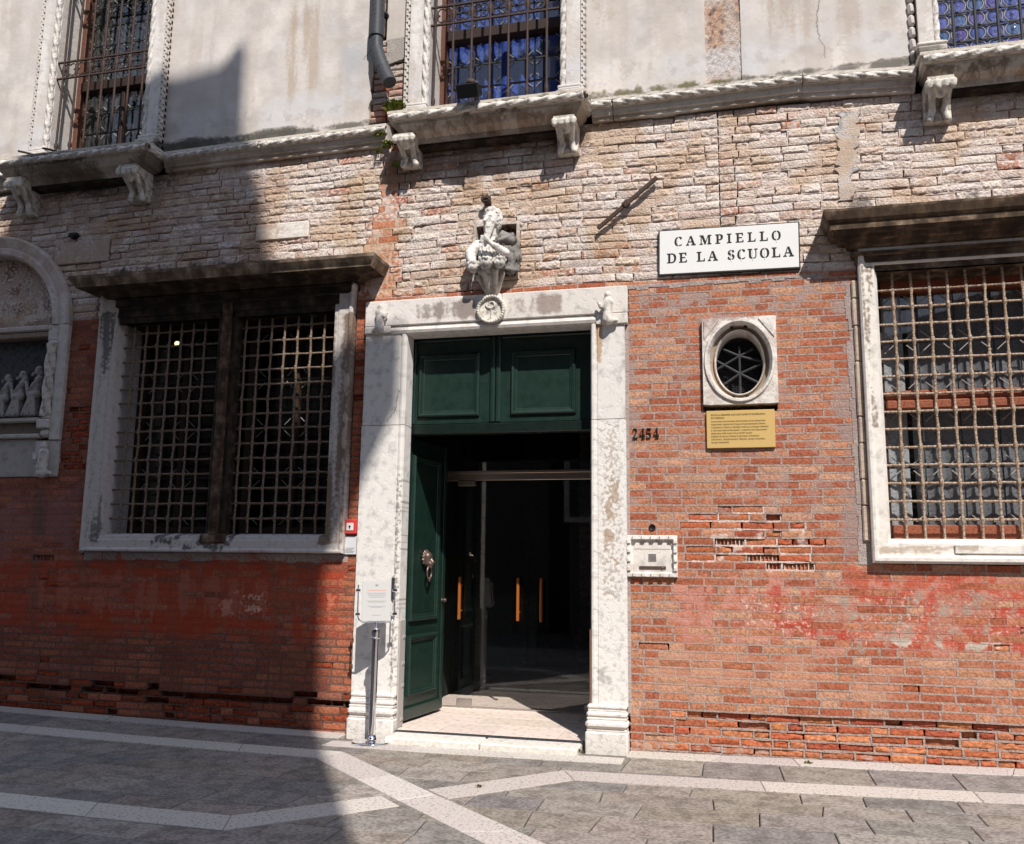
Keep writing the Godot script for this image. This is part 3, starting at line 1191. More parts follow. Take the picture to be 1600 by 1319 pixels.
	tag(obj("mortar", bed, M.mortar, building), "", "", "", "stuff")
	# pale stones let into the bricks
	for q in [[-2.64, 4.865, -2.035, 5.04, A(244, 236, 226)], [-5.13, 4.82, -4.43, 5.06, A(196, 176, 160)]]:
		var s := MB.new()
		s.col = q[4]
		s.box(Vector3(q[0], wy(q[0], q[1]), -0.1), Vector3(q[2], wy(q[2], q[3]), 0.014), 0.008)
		obj("inset_stone", s, M.worn_stone, building)
	# cement smeared over a crack
	var cm := MB.new()
	cm.col = A(172, 172, 173)
	var cl := PackedVector2Array()
	var crr := PackedVector2Array()
	for i in 40:
		var cy := 4.77 + i * 0.0215
		var cx := 3.17 + fn.get_noise_1d(i * 0.12) * 0.05 + i * 0.0016
		var w := (0.085 if i > 12 else 0.055) * (1.0 + fn.get_noise_1d(i * 0.7 + 40) * 0.8)
		cl.append(Vector2(cx - w + fn.get_noise_1d(i * 1.7) * 0.02, cy))
		crr.append(Vector2(cx + w + fn.get_noise_1d(i * 1.9 + 9) * 0.02, cy))
	cl.reverse()
	crr.append_array(cl)
	cm.prism(crr, -0.05, 0.009)
	obj("cement_patch", cm, M.mortar, building)
	# bed of mortar round the stone frames
	var fl := MB.new()
	fl.col = A(190, 174, 167)
	for q in [[1.22, 4.075, 2.95, 4.115], [-4.4, 1.555, -1.46, 1.63], [3.12, 1.585, 3.24, 4.0], [1.21, 0.3, 1.245, 3.72], [-4.47, 1.62, -4.4, 4.1]]:
		var qx: float = q[0]
		if q[2] - q[0] > q[3] - q[1]:
			while qx < q[2] - 0.01:
				var w := minf(0.1, q[2] - qx)
				fl.col = vary(A(190, 174, 167), 0.1)
				fl.box(Vector3(qx, q[1] + rng.randf_range(-0.012, 0.012), -0.05), Vector3(qx + w + 0.01, q[3], rng.randf_range(0.003, 0.008)), 0.003)
				qx += w
		else:
			var qy: float = q[1]
			while qy < q[3] - 0.01:
				var w := minf(0.1, q[3] - qy)
				fl.col = vary(A(190, 174, 167), 0.1)
				fl.box(Vector3(q[0] + rng.randf_range(0.0, 0.03) * (1 if q[0] > 3 or q[0] < -4 else 0), qy, -0.05), Vector3(q[2], qy + w + 0.01, rng.randf_range(0.003, 0.008)), 0.003)
				qy += w
	tag(obj("mortar_fillet", fl, M.mortar, building), "", "", "", "stuff")


func joint_colour(kind: String, x: float, y: float, b: Dictionary) -> Color:
	if kind == "old":
		return A(160, 116, 98) if b.id % 5 < 2 else A(222, 200, 186)
	if kind == "band":
		return A(206, 182, 166)
	if x < -1.3:
		return A(150, 108, 92) if y > 0.9 else A(128, 98, 86)
	if b.has("raw") and y > 1.4:
		return A(232, 214, 204) if rng.randf() < 0.6 else A(196, 168, 156)
	return A(190, 167, 156)


func joint_depth(kind: String, b: Dictionary) -> float:
	if kind == "old":
		return -0.022 if b.id % 5 < 2 else -0.008
	if kind == "band":
		return -0.002
	if b.has("sunk") and not b.has("cavity"):
		return -0.018 + rng.randf_range(-0.006, 0.004)
	if b.has("cavity"):
		return rng.randf_range(-0.08, -0.03)
	return 0.001 if not b.has("raw") else rng.randf_range(-0.012, -0.001)


func plaster() -> void:
	for q in [[-6.35, -5.57, 5.93, 8.65, 0], [-3.89, -1.41, 5.95, 8.65, 1], [-1.25, -1.0, 6.92, 8.65, 2], [0.85, 1.99, 5.95, 8.65, 3], [2.32, 3.79, 5.93, 8.65, 4]]:
		var w: float = q[1] - q[0]
		var nx := maxi(3, int(w / 0.05))
		var h: float = q[3] - q[2]
		var ny := int(h / 0.05)
		var p := PackedVector3Array()
		var cs := PackedColorArray()
		for j in ny + 1:
			for i in nx + 1:
				var x: float = q[0] + w * i / nx
				var y: float = q[2] + h * j / ny
				if q[4] == 1 and i == nx and y < 7.2:
					x += fn.get_noise_1d(y * 6) * 0.05 + 0.01
				if q[4] == 2 and j == 0:
					y += fn.get_noise_1d(x * 15) * 0.05
				var z := 0.018 + fn.get_noise_2d(x * 1.4, y * 1.4) * 0.008 + fn.get_noise_2d(x * 9, y * 9) * 0.0022
				if i == 0 or j == 0 or i == nx:
					z -= 0.006
				p.append(Vector3(x, y, z))
				var k := 1.0 + fn.get_noise_2d(x * 1.1 + 30, y * 0.6) * 0.1
				var c := A(228, 219, 212)
				cs.append(Color(c.r * k, c.g * k, c.b * k * (1.0 - fn.get_noise_2d(x * 2, y * 2 + 80) * 0.05)))
		var mb := MB.new()
		mb.surf(p, nx + 1, ny + 1, false, cs)
		mb.col = A(200, 186, 172)
		for j in ny:
			for e in [0, nx]:
				var a := p[j * (nx + 1) + e]
				var b := p[(j + 1) * (nx + 1) + e]
				var bk := Vector3(0, 0, BACK)
				if e == 0:
					mb.quad(Vector3(a.x, a.y, BACK), a, b, Vector3(b.x, b.y, BACK))
				else:
					mb.quad(a, Vector3(a.x, a.y, BACK), Vector3(b.x, b.y, BACK), b)
		for i in nx:
			var a := p[i]
			var b := p[i + 1]
			mb.quad(Vector3(a.x, a.y, BACK), Vector3(b.x, b.y, BACK), b, a)
		obj("plaster", mb, M.plaster, building)
	# stripped upright strip, rough
	var p2 := PackedVector3Array()
	var c2 := PackedColorArray()
	for j in 141:
		for i in 18:
			var x := 1.985 + 0.34 * i / 17.0
			var y := 5.97 + 2.7 * j / 140.0
			p2.append(Vector3(x, y, -0.004 + fn.get_noise_2d(x * 22, y * 22) * 0.012 + fn.get_noise_2d(x * 60, y * 60) * 0.006))
			var k := fn.get_noise_2d(x * 12 + 7, y * 12)
			c2.append(A(212, 172, 146).lerp(A(130, 112, 106), clampf(k * 2.2, 0, 1)))
	var s2 := MB.new()
	s2.surf(p2, 18, 141, false, c2)
	obj("stripped_band", s2, M.mortar, building)
	# grey render patch beside the pipe
	var g := MB.new()
	g.col = A(138, 136, 136)
	g.prism(PackedVector2Array([Vector2(-1.24, 6.66), Vector2(-1.06, 6.7), Vector2(-1.0, 6.78), Vector2(-1.0, 6.95), Vector2(-1.24, 6.94)]), BACK, 0.014)
	obj("render_patch", g, M.mortar, building)


# ---------------------------------------------------------------- behind the openings
func hall() -> void:
	var h := group("interior", building)
	var w := MB.new()
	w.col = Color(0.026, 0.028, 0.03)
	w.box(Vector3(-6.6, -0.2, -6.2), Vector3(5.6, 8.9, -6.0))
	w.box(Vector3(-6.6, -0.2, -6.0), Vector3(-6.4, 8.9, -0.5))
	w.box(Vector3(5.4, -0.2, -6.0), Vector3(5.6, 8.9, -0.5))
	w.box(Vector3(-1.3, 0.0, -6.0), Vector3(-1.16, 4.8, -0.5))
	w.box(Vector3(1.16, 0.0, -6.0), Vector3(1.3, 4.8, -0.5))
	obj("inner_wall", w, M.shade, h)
	var c := MB.new()
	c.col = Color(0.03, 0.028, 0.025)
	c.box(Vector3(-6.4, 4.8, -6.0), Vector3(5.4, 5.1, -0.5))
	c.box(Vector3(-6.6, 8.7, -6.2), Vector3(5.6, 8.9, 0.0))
	obj("inner_ceiling", c, M.shade, h)
	# floor stones seen through the doorway
	var zr := 0.0
	var k := 0
	while zr > -6.0:
		var dz := 0.42 if k else 0.5
		var x := -1.16
		while x < 1.15:
			var dx := minf(rng.randf_range(0.5, 0.95), 1.16 - x)
			var f := MB.new()
			f.col = vary(A(234, 216, 204), 0.06)
			f.box(Vector3(x + 0.002, -0.2, zr - dz + 0.002), Vector3(x + dx - 0.002, 0.058 + rng.randf_range(-0.002, 0.001), zr - 0.002), 0.006)
			obj("floor_stone", f, M.worn_stone, h)
			x += dx
		zr -= dz
		k += 1
	var s := MB.new()
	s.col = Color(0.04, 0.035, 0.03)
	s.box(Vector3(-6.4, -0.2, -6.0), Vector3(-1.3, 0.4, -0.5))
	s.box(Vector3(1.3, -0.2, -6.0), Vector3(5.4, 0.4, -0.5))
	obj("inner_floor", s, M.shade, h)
	# pair of pale pilasters and papers on the far wall of the entrance
	var p := MB.new()
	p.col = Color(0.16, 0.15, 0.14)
	p.box(Vector3(-0.25, 0.1, -5.99), Vector3(0.2, 4.0, -5.85), 0.02)
	p.box(Vector3(-0.32, 0.1, -5.99), Vector3(0.27, 0.5, -5.8), 0.03)
	obj("pilaster", p, M.shade, h)
	# lit lamp seen through the double window
	var l := group("ceiling_lamp", null, Vector3(-4.34, 4.14, -1.2))
	tag(l, "small lit lamp hanging behind the left window grille", "lamp")
	var b := MB.new()
	b.lathe([Vector2(0.001, -0.03), Vector2(0.024, -0.018), Vector2(0.03, 0.0), Vector2(0.024, 0.018), Vector2(0.001, 0.03)], Transform3D.IDENTITY, 12)
	obj("bulb", b, M.glow, l)
	var cd := MB.new()
	cd.rod(Vector3(0, 0.03, 0), Vector3(0, 0.66, 0), 0.005, 6)
	cd.lathe([Vector2(0.03, 0.024), Vector2(0.014, 0.06), Vector2(0.001, 0.062)], Transform3D.IDENTITY, 10)
	obj("cord", cd, M.black, l)
	var om := OmniLight3D.new()
	om.name = "lamp_light"
	om.light_energy = 0.03
	om.light_color = Color(1, 0.82, 0.55)
	om.light_size = 0.02
	om.omni_range = 20
	om.omni_attenuation = 2
	om.shadow_enabled = true
	l.add_child(om)


# houses across the square: one throws the tall shadow
func opposite_houses() -> void:
	var z0 := 10.0
	var sh := []
	for q in [[-7.4, 0.0], [-1.68, 0.0], [-1.68, 2.0], [-1.45, 2.27], [-1.36, 2.56], [-0.99, 3.02], [-0.99, 3.76], [-1.45, 3.74], [-1.7, 3.5], [-2.28, 3.44], [-2.33, 3.9], [-2.4, 4.54], [-2.53, 4.9], [-2.6, 5.4], [-2.88, 6.1], [-2.9, 6.7], [-2.9, 7.12], [-3.02, 7.12], [-3.14, 6.9], [-3.5, 6.86], [-3.94, 6.82], [-4.07, 6.75], [-5.05, 6.01], [-5.9, 5.17], [-7.4, 4.0]]:
		sh.append(Vector2(q[0] + SUN.x * z0, q[1] + SUN.y * z0))
	sh[0].y = -0.1
	sh[1].y = -0.1
	var h := group("tall_house", null, Vector3.ZERO)
	tag(h, "tall narrow house across the square that shades the left windows", "house")
	var mb := MB.new()
	mb.col = A(124, 114, 108, 0.45)
	var flip := Transform3D(Basis(), Vector3.ZERO)
	mb.prism(PackedVector2Array(sh), z0, z0 + 6.0, flip)
	obj("wall", mb, M.shade, h)
	for r in 5:
		for c in 2:
			var w := MB.new()
			var x := -1.2 + c * 2.4
			var y := 3.5 + r * 2.9
			w.col = A(220, 212, 200, 0.7)
			w.frame(-x - 0.5, y - 0.8, -x + 0.5, y + 0.8, [Vector2(-0.12, 0), Vector2(-0.12, 0.06), Vector2(0, 0.06), Vector2(0, -0.02)], Vector4(1, 1, 1, 1), Transform3D(Basis(Vector3.UP, PI), Vector3(0, 0, z0 - 0.004)))
			var o := obj("window", w, M.shade, h)
			var g := MB.new()
			g.col = Color(0.03, 0.04, 0.04)
			g.box(Vector3(x - 0.5, y - 0.8, z0 - 0.02), Vector3(x + 0.5, y + 0.8, z0 - 0.005))
			obj("shutter", g, M.shade, o)
	var lh := group("low_house", null)
	tag(lh, "lower house across the square, left of the tall one", "house")
	mb = MB.new()
	mb.col = A(124, 114, 108, 0.45)
	mb.prism(PackedVector2Array([Vector2(-15, -0.1), Vector2(-2.4, -0.1), Vector2(-2.4, 10.8), Vector2(-8.7, 12.6), Vector2(-15, 10.8)]), 11.0, 18.0)
	obj("wall", mb, M.shade, lh)
	var rh := group("low_house", null)
	tag(rh, "low house across the square, right of the tall one", "house")
	mb = MB.new()
	mb.col = A(128, 118, 110, 0.45)
	mb.prism(PackedVector2Array([Vector2(5.4, -0.1), Vector2(17, -0.1), Vector2(17, 7.4), Vector2(11, 8.6), Vector2(5.4, 7.4)]), 14.0, 20.0)
	obj("wall", mb, M.shade, rh)


# ---------------------------------------------------------------- upper windows, sills, string courses
func dentils(mb: MB, x0: float, x1: float, ya: float, yb: float) -> void:
	# two staggered columns of little wedge blocks
	var m := (x0 + x1) / 2
	var y := ya
	var k := 0
	while y < yb:
		var h := 0.075
		for s in 2:
			var xa := x0 if s == 0 else m
			var xb := m if s == 0 else x1
			var o := y + (h * 0.5 if s == 1 else 0.0)
			mb.col = vary(A(232, 224, 214), 0.05)
			mb.prism(PackedVector2Array([Vector2(xa, o), Vector2(xb, o), Vector2(xb, o + h * 0.6), Vector2(xa, o + h * 0.9)]), 0.0, 0.085)
		y += h
		k += 1
	mb.col = A(214, 204, 194)
	mb.box(Vector3(x0, ya, -0.1), Vector3(x1, yb, 0.045))


func corbel(x: float, y0: float, y1: float, out: float, w: float, parent: Node) -> void:
	var mb := MB.new()
	mb.col = A(222, 212, 200)
	var side := PackedVector2Array()
	var h := y1 - y0
	for q in [[0.0, 0.0], [0.3, 0.0], [0.34, 0.1], [0.3, 0.28], [0.36, 0.5], [0.55, 0.68], [0.85, 0.78], [1.0, 0.86], [1.0, 1.0], [0.0, 1.0]]:
		side.append(Vector2(q[0] * out, y0 + q[1] * h))
	# side view is drawn in (out, y); turn it to face along x
	var xf := Transform3D(Basis(Vector3(0, 0, 1), Vector3(0, 1, 0), Vector3(-1, 0, 0)), Vector3(x, 0, 0))
	mb.prism(side, -w / 2, w / 2, xf)
	var o := obj("corbel", mb, M.carved, parent)
	var f := MB.new()
	f.col = A(236, 228, 216)
	var pr := []
	for i in 4:
		pr.append([Vector3(x - w * 0.45 + w * 0.3 * i, y0 + h * 0.82, out * 0.98), Vector3(x - w * 0.45 + w * 0.3 * i, y0 + h * 0.72, out * 1.0), 0.034, 0.026])
	pr.append([Vector3(x, y0 + h * 0.66, out * 0.8), Vector3(x, y0 + h * 0.56, out * 0.78), 0.05, 0.032])
	for s: float in [-1.0, 1.0]:
		pr.append([Vector3(x + s * w * 0.3, y0 + h * 0.72, out * 0.75), Vector3(x + s * w * 0.22, y0 + h * 0.3, out * 0.36), 0.034, 0.026])
		pr.append([Vector3(x + s * w * 0.22, y0 + h * 0.3, out * 0.36), Vector3(x + s * w * 0.34, y0 + h * 0.04, out * 0.36), 0.026, 0.03])
	blend(f, pr, 0.012, 0.02, 0.004)
	tag(obj("leaf_carving", f, M.carved, parent), "", "", "", "stuff")


func sill(x0: float, x1: float, top: float, out: float, parent: Node, ends := true) -> void:
	var mb := MB.new()
	mb.col = A(216, 206, 192)
	var y := top
	mb.mould([Vector2(out * 0.3, y - 0.27), Vector2(out * 0.42, y - 0.265), Vector2(out * 0.46, y - 0.22), Vector2(out * 0.72, y - 0.19), Vector2(out * 0.86, y - 0.13), Vector2(out * 0.88, y - 0.1), Vector2(out * 0.94, y - 0.1), Vector2(out * 0.94, y - 0.03), Vector2(out, y - 0.03), Vector2(out, y), Vector2(0.0, y + 0.02)], x0 + out, x1 - out)
	mb.quad(Vector3(x0 + out * 0.7, y - 0.27, out * 0.3), Vector3(x0 + out * 0.7, y - 0.27, 0), Vector3(x1 - out * 0.7, y - 0.27, 0), Vector3(x1 - out * 0.7, y - 0.27, out * 0.3))
	mb.box(Vector3(x0 + 0.16, y - 0.02, -0.45), Vector3(x1 - 0.16, y + 0.03, out * 0.5), 0.01)
	obj("sill", mb, M.worn_stone, parent)
	mb = MB.new()
	mb.col = A(236, 228, 218)
	mb.rope(Vector3(x0 + 0.02, y - 0.065, out - 0.012), Vector3(x1 - 0.02, y - 0.065, out - 0.012), 0.034, 0.17)
	obj("rope_moulding", mb, M.carved, parent)
	if ends:
		mb = MB.new()
		mb.col = A(236, 228, 218)
		mb.rope(Vector3(x1 - 0.012, y - 0.065, out - 0.02), Vector3(x1 - 0.012, y - 0.065, 0.02), 0.034, 0.17)
		obj("rope_moulding", mb, M.carved, parent)
	mb = MB.new()
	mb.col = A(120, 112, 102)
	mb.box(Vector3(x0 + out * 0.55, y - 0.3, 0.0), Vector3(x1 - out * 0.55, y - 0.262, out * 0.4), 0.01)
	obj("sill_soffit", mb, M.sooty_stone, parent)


func pane_grid(parent: Node, x0: float, x1: float, y0: float, y1: float, z: float, nx: int, ny: int, diamond: float) -> void:
	# leaded panes: each pane a sheet, pale lead strips with lozenges at the crossings
	var dx := (x1 - x0) / nx
	var dy := (y1 - y0) / ny
	for i in nx:
		for j in ny:
			var g := MB.new()
			var xf := Transform3D(Basis(Vector3(0, 1, 0), rng.randf_range(-0.012, 0.012)) * Basis(Vector3(1, 0, 0), rng.randf_range(-0.012, 0.012)), Vector3(x0 + dx * (i + 0.5), y0 + dy * (j + 0.5), z))
			g.box(Vector3(-dx / 2 + 0.002, -dy / 2 + 0.002, -0.002), Vector3(dx / 2 - 0.002, dy / 2 - 0.002, 0.002), 0.0, xf)
			obj("pane", g, M.glass, parent)
	var d := MB.new()
	for i in range(1, nx):
		d.box(Vector3(x0 + dx * i - 0.005, y0, z - 0.006), Vector3(x0 + dx * i + 0.005, y1, z + 0.007))
	for j in range(1, ny):
		d.box(Vector3(x0, y0 + dy * j - 0.008, z - 0.008), Vector3(x1, y0 + dy * j + 0.008, z + 0.009))
	tag(obj("glazing_bar", d, M.dark_lead, parent), "", "", "", "stuff")
	if diamond <= 0:
		return
	var l := MB.new()
	for i in range(0, nx + 1):
		for j in range(0, ny + 1):
			var c := Vector3(x0 + dx * i, y0 + dy * j, z + 0.012)
			for s: float in [-1.0, 1.0]:
				for t: float in [-1.0, 1.0]:
					if c.x + s * diamond > x1 + 0.001 or c.x + s * diamond < x0 - 0.001 or c.y + t * diamond > y1 + 0.01 or c.y + t * diamond < y0 - 0.01:
						continue
					l.rod(c + Vector3(s * diamond, t * diamond * 0.28, 0), c + Vector3(s * diamond * 0.22, t * diamond, 0), 0.0045, 5)
	tag(obj("lead_strip", l, M.lead, parent), "", "", "", "stuff")


func window_upper(which: String, xa: float, xb: float) -> void:
	var first := which == "A"
	var w := group("window", building)
	tag(w, "tall upper window at the left with rusty grille" if first else "tall upper window above the doorway with rusty grille and floodlight on its sill")
	var base := 5.95 if first else 5.94
	var y1 := 8.65
	var fr := MB.new()
	fr.col = A(238, 232, 226)
	for s in 2:
		var e := xa if s == 0 else xb
		var sg := -1.0 if s == 0 else 1.0
		# plan of one upright: reveal, arris, flat face
		var pl := PackedVector2Array()
		for q in [[0.0, -0.42], [0.0, 0.035], [0.012, 0.05], [0.055, 0.05], [0.06, 0.085], [0.2, 0.085], [0.2, -0.1], [0.12, -0.42]]:
			pl.append(Vector2(e + sg * q[0], q[1]))
		if sg > 0:
			pl.reverse()
		# plan (x, z) lifted along y
		fr.prism(pl, -y1, -(base + 0.02), Transform3D(Basis(Vector3(1, 0, 0), Vector3(0, 0, 1), Vector3(0, -1, 0)), Vector3.ZERO))
		# base block of the upright
		var c := e + sg * 0.1
		for q in [[0.0, 0.05, 0.14, 0.118], [0.05, 0.085, 0.125, 0.108], [0.085, 0.14, 0.135, 0.114], [0.14, 0.17, 0.115, 0.1], [0.17, 0.2, 0.12, 0.096]]:
			fr.box(Vector3(c - q[2] + 0.02 * (1 if sg < 0 else -1) * 0, base + q[0], -0.05), Vector3(c + q[2] - 0.01, base + q[1], q[3] + 0.02), 0.008)
	obj("frame", fr, M.stone, w)
	for s in 2:
		var rp := MB.new()
		rp.col = A(238, 230, 222)
		var e := xa - 0.03 if s == 0 else xb + 0.03
		rp.rope(Vector3(e, base + 0.2, 0.06), Vector3(e, y1, 0.06), 0.034, 0.17 if s == 0 else -0.17)
		obj("rope_moulding", rp, M.carved, w)
	var dn := MB.new()
	dentils(dn, xa - 0.25, xa - 0.205, base + 0.0, y1)
	dentils(dn, xb + 0.205, xb + 0.245, base + 0.0, y1)
	tag(obj("dentil_band", dn, M.stone, w), "", "", "", "stuff")
	sill(xa - 0.42 if first else xa - 0.3, xb + 0.32 if first else xb + 0.3, 5.93, 0.37, w)
	if first:
		corbel(-4.05, 5.39, 5.72, 0.3, 0.22, w)
		corbel(-5.5, 5.36, 5.72, 0.3, 0.2, w)
	else:
		corbel(0.69, 5.44, 5.72, 0.3, 0.2, w)
		corbel(-0.91, 5.47, 5.72, 0.3, 0.2, w)
	# wooden casing and leaded panes
	var wd := MB.new()
	wd.col = A(112, 76, 60)
	wd.box(Vector3(xa - 0.02, base, -0.42), Vector3(xa + 0.06, y1, -0.3), 0.008)
	wd.col = A(74, 52, 44)
	wd.box(Vector3(xb - 0.06, base, -0.42), Vector3(xb + 0.02, y1, -0.3), 0.008)
	wd.col = A(62, 46, 40)
	wd.box(Vector3(xa + 0.06, base, -0.42), Vector3(xb - 0.06, base + 0.05, -0.34), 0.008)
	wd.col = A(62, 46, 40)
	wd.box(Vector3(xa + 0.06, 7.02, -0.42), Vector3(xb - 0.06, 7.14, -0.28), 0.008)
	wd.col = A(60, 46, 40)
	if first:
		wd.box(Vector3((xa + xb) / 2 - 0.03, base + 0.09, -0.41), Vector3((xa + xb) / 2 + 0.03, 7.02, -0.32), 0.006)
	obj("casing", wd, M.wood, w)
	var md := (xa + xb) / 2
	pane_grid(w, xa + 0.06, md - 0.03, base + 0.05, 7.02, -0.37, 2, 4, 0.075)
	pane_grid(w, md + 0.03, xb - 0.06, base + 0.05, 7.02, -0.37, 2, 4, 0.075)
	pane_grid(w, xa + 0.06, xb - 0.06, 7.14, y1, -0.37, 4, 6, 0.075)
	# curtain in folds
	var p := PackedVector3Array()
	var nx := 90
	for j in 2:
		for i in nx + 1:
			var x := xa + (xb - xa) * i / nx
			p.append(Vector3(x, base + (y1 - base) * j, -0.56 + 0.025 * sin(i * 0.75 + sin(i * 0.21) * 2.0)))
	var cu := MB.new()
	cu.col = Color(0.04, 0.04, 0.045) if first else Color(0.045, 0.09, 0.36)  # centre window: blue of the reflected sky is put into the cloth
	cu.surf(p, nx + 1, 2)
	obj("curtain", cu, M.cloth, w)
	# iron grille, two rails with rings between them
	var n := 7
	for i in n:
		var x := lerpf(xa + 0.07, xb - 0.1, float(i) / (n - 1)) if not first else lerpf(-5.24, -4.17, float(i) / (n - 1))
		if not first:
			x = lerpf(-0.71, 0.46, float(i) / (n - 1))
		var b := MB.new()
		var path := PackedVector3Array()
		var rr := PackedFloat32Array()
		for q in [[base - 0.0, 0.013], [base + 0.2, 0.013], [base + 0.22, 0.022], [base + 0.26, 0.022], [base + 0.28, 0.013], [7.0, 0.013], [7.05, 0.013], [7.1, 0.022], [7.14, 0.022], [7.18, 0.013], [y1, 0.013]]:
			path.append(Vector3(x + fn.get_noise_2d(i * 7, q[0]) * 0.006, q[0], 0.02))
			rr.append(q[1])
		b.tube(path, rr, 8)
		for s: float in [-1.0, 1.0]:
			b.tube(PackedVector3Array([Vector3(x, base + 0.2, 0.02), Vector3(x + s * 0.018, base + 0.12, 0.025), Vector3(x + s * 0.03, base + 0.05, 0.03), Vector3(x + s * 0.045, base + 0.02, 0.03)]), PackedFloat32Array([0.008]), 5)
		obj("bar", b, M.brown_iron, w)
	for y: float in [7.02, 7.22, 8.3, 8.5]:
		var b := MB.new()
		b.box(Vector3(xa - 0.0, y - 0.011, 0.012), Vector3(xb + 0.0, y + 0.011, 0.034), 0.003)
		obj("rail", b, M.brown_iron, w)
	var rings := MB.new()
	for i in n - 1:
		var xm := lerpf(-5.24, -4.17, (i + 0.5) / (n - 1)) if first else lerpf(-0.71, 0.46, (i + 0.5) / (n - 1))
		for yc: float in [7.12, 8.4]:
			for k in 4:
				var ca := Vector3(xm, yc, 0.02) + Vector3(cos(k * PI / 2 + PI / 4), sin(k * PI / 2 + PI / 4), 0) * 0.045
				var pa := PackedVector3Array()
				for e in 8:
					var an := k * PI / 2 + PI / 4 - 1.9 + 3.8 * e / 7.0
					pa.append(ca + Vector3(cos(an), sin(an), 0) * 0.042)
				rings.tube(pa, PackedFloat32Array([0.007]), 5)
	tag(obj("quatrefoil", rings, M.brown_iron, w), "", "", "", "stuff")
	if first:
		var st := MB.new()
		for x: float in [-5.42, -5.1]:
			st.tube(PackedVector3Array([Vector3(x, 5.99, 0.36), Vector3(x + 0.03, 6.0, 0.3), Vector3(x + 0.16, 6.02, 0.05)]), PackedFloat32Array([0.012]), 6)
		tag(obj("stay", st, M.brown_iron, w), "", "", "", "stuff")


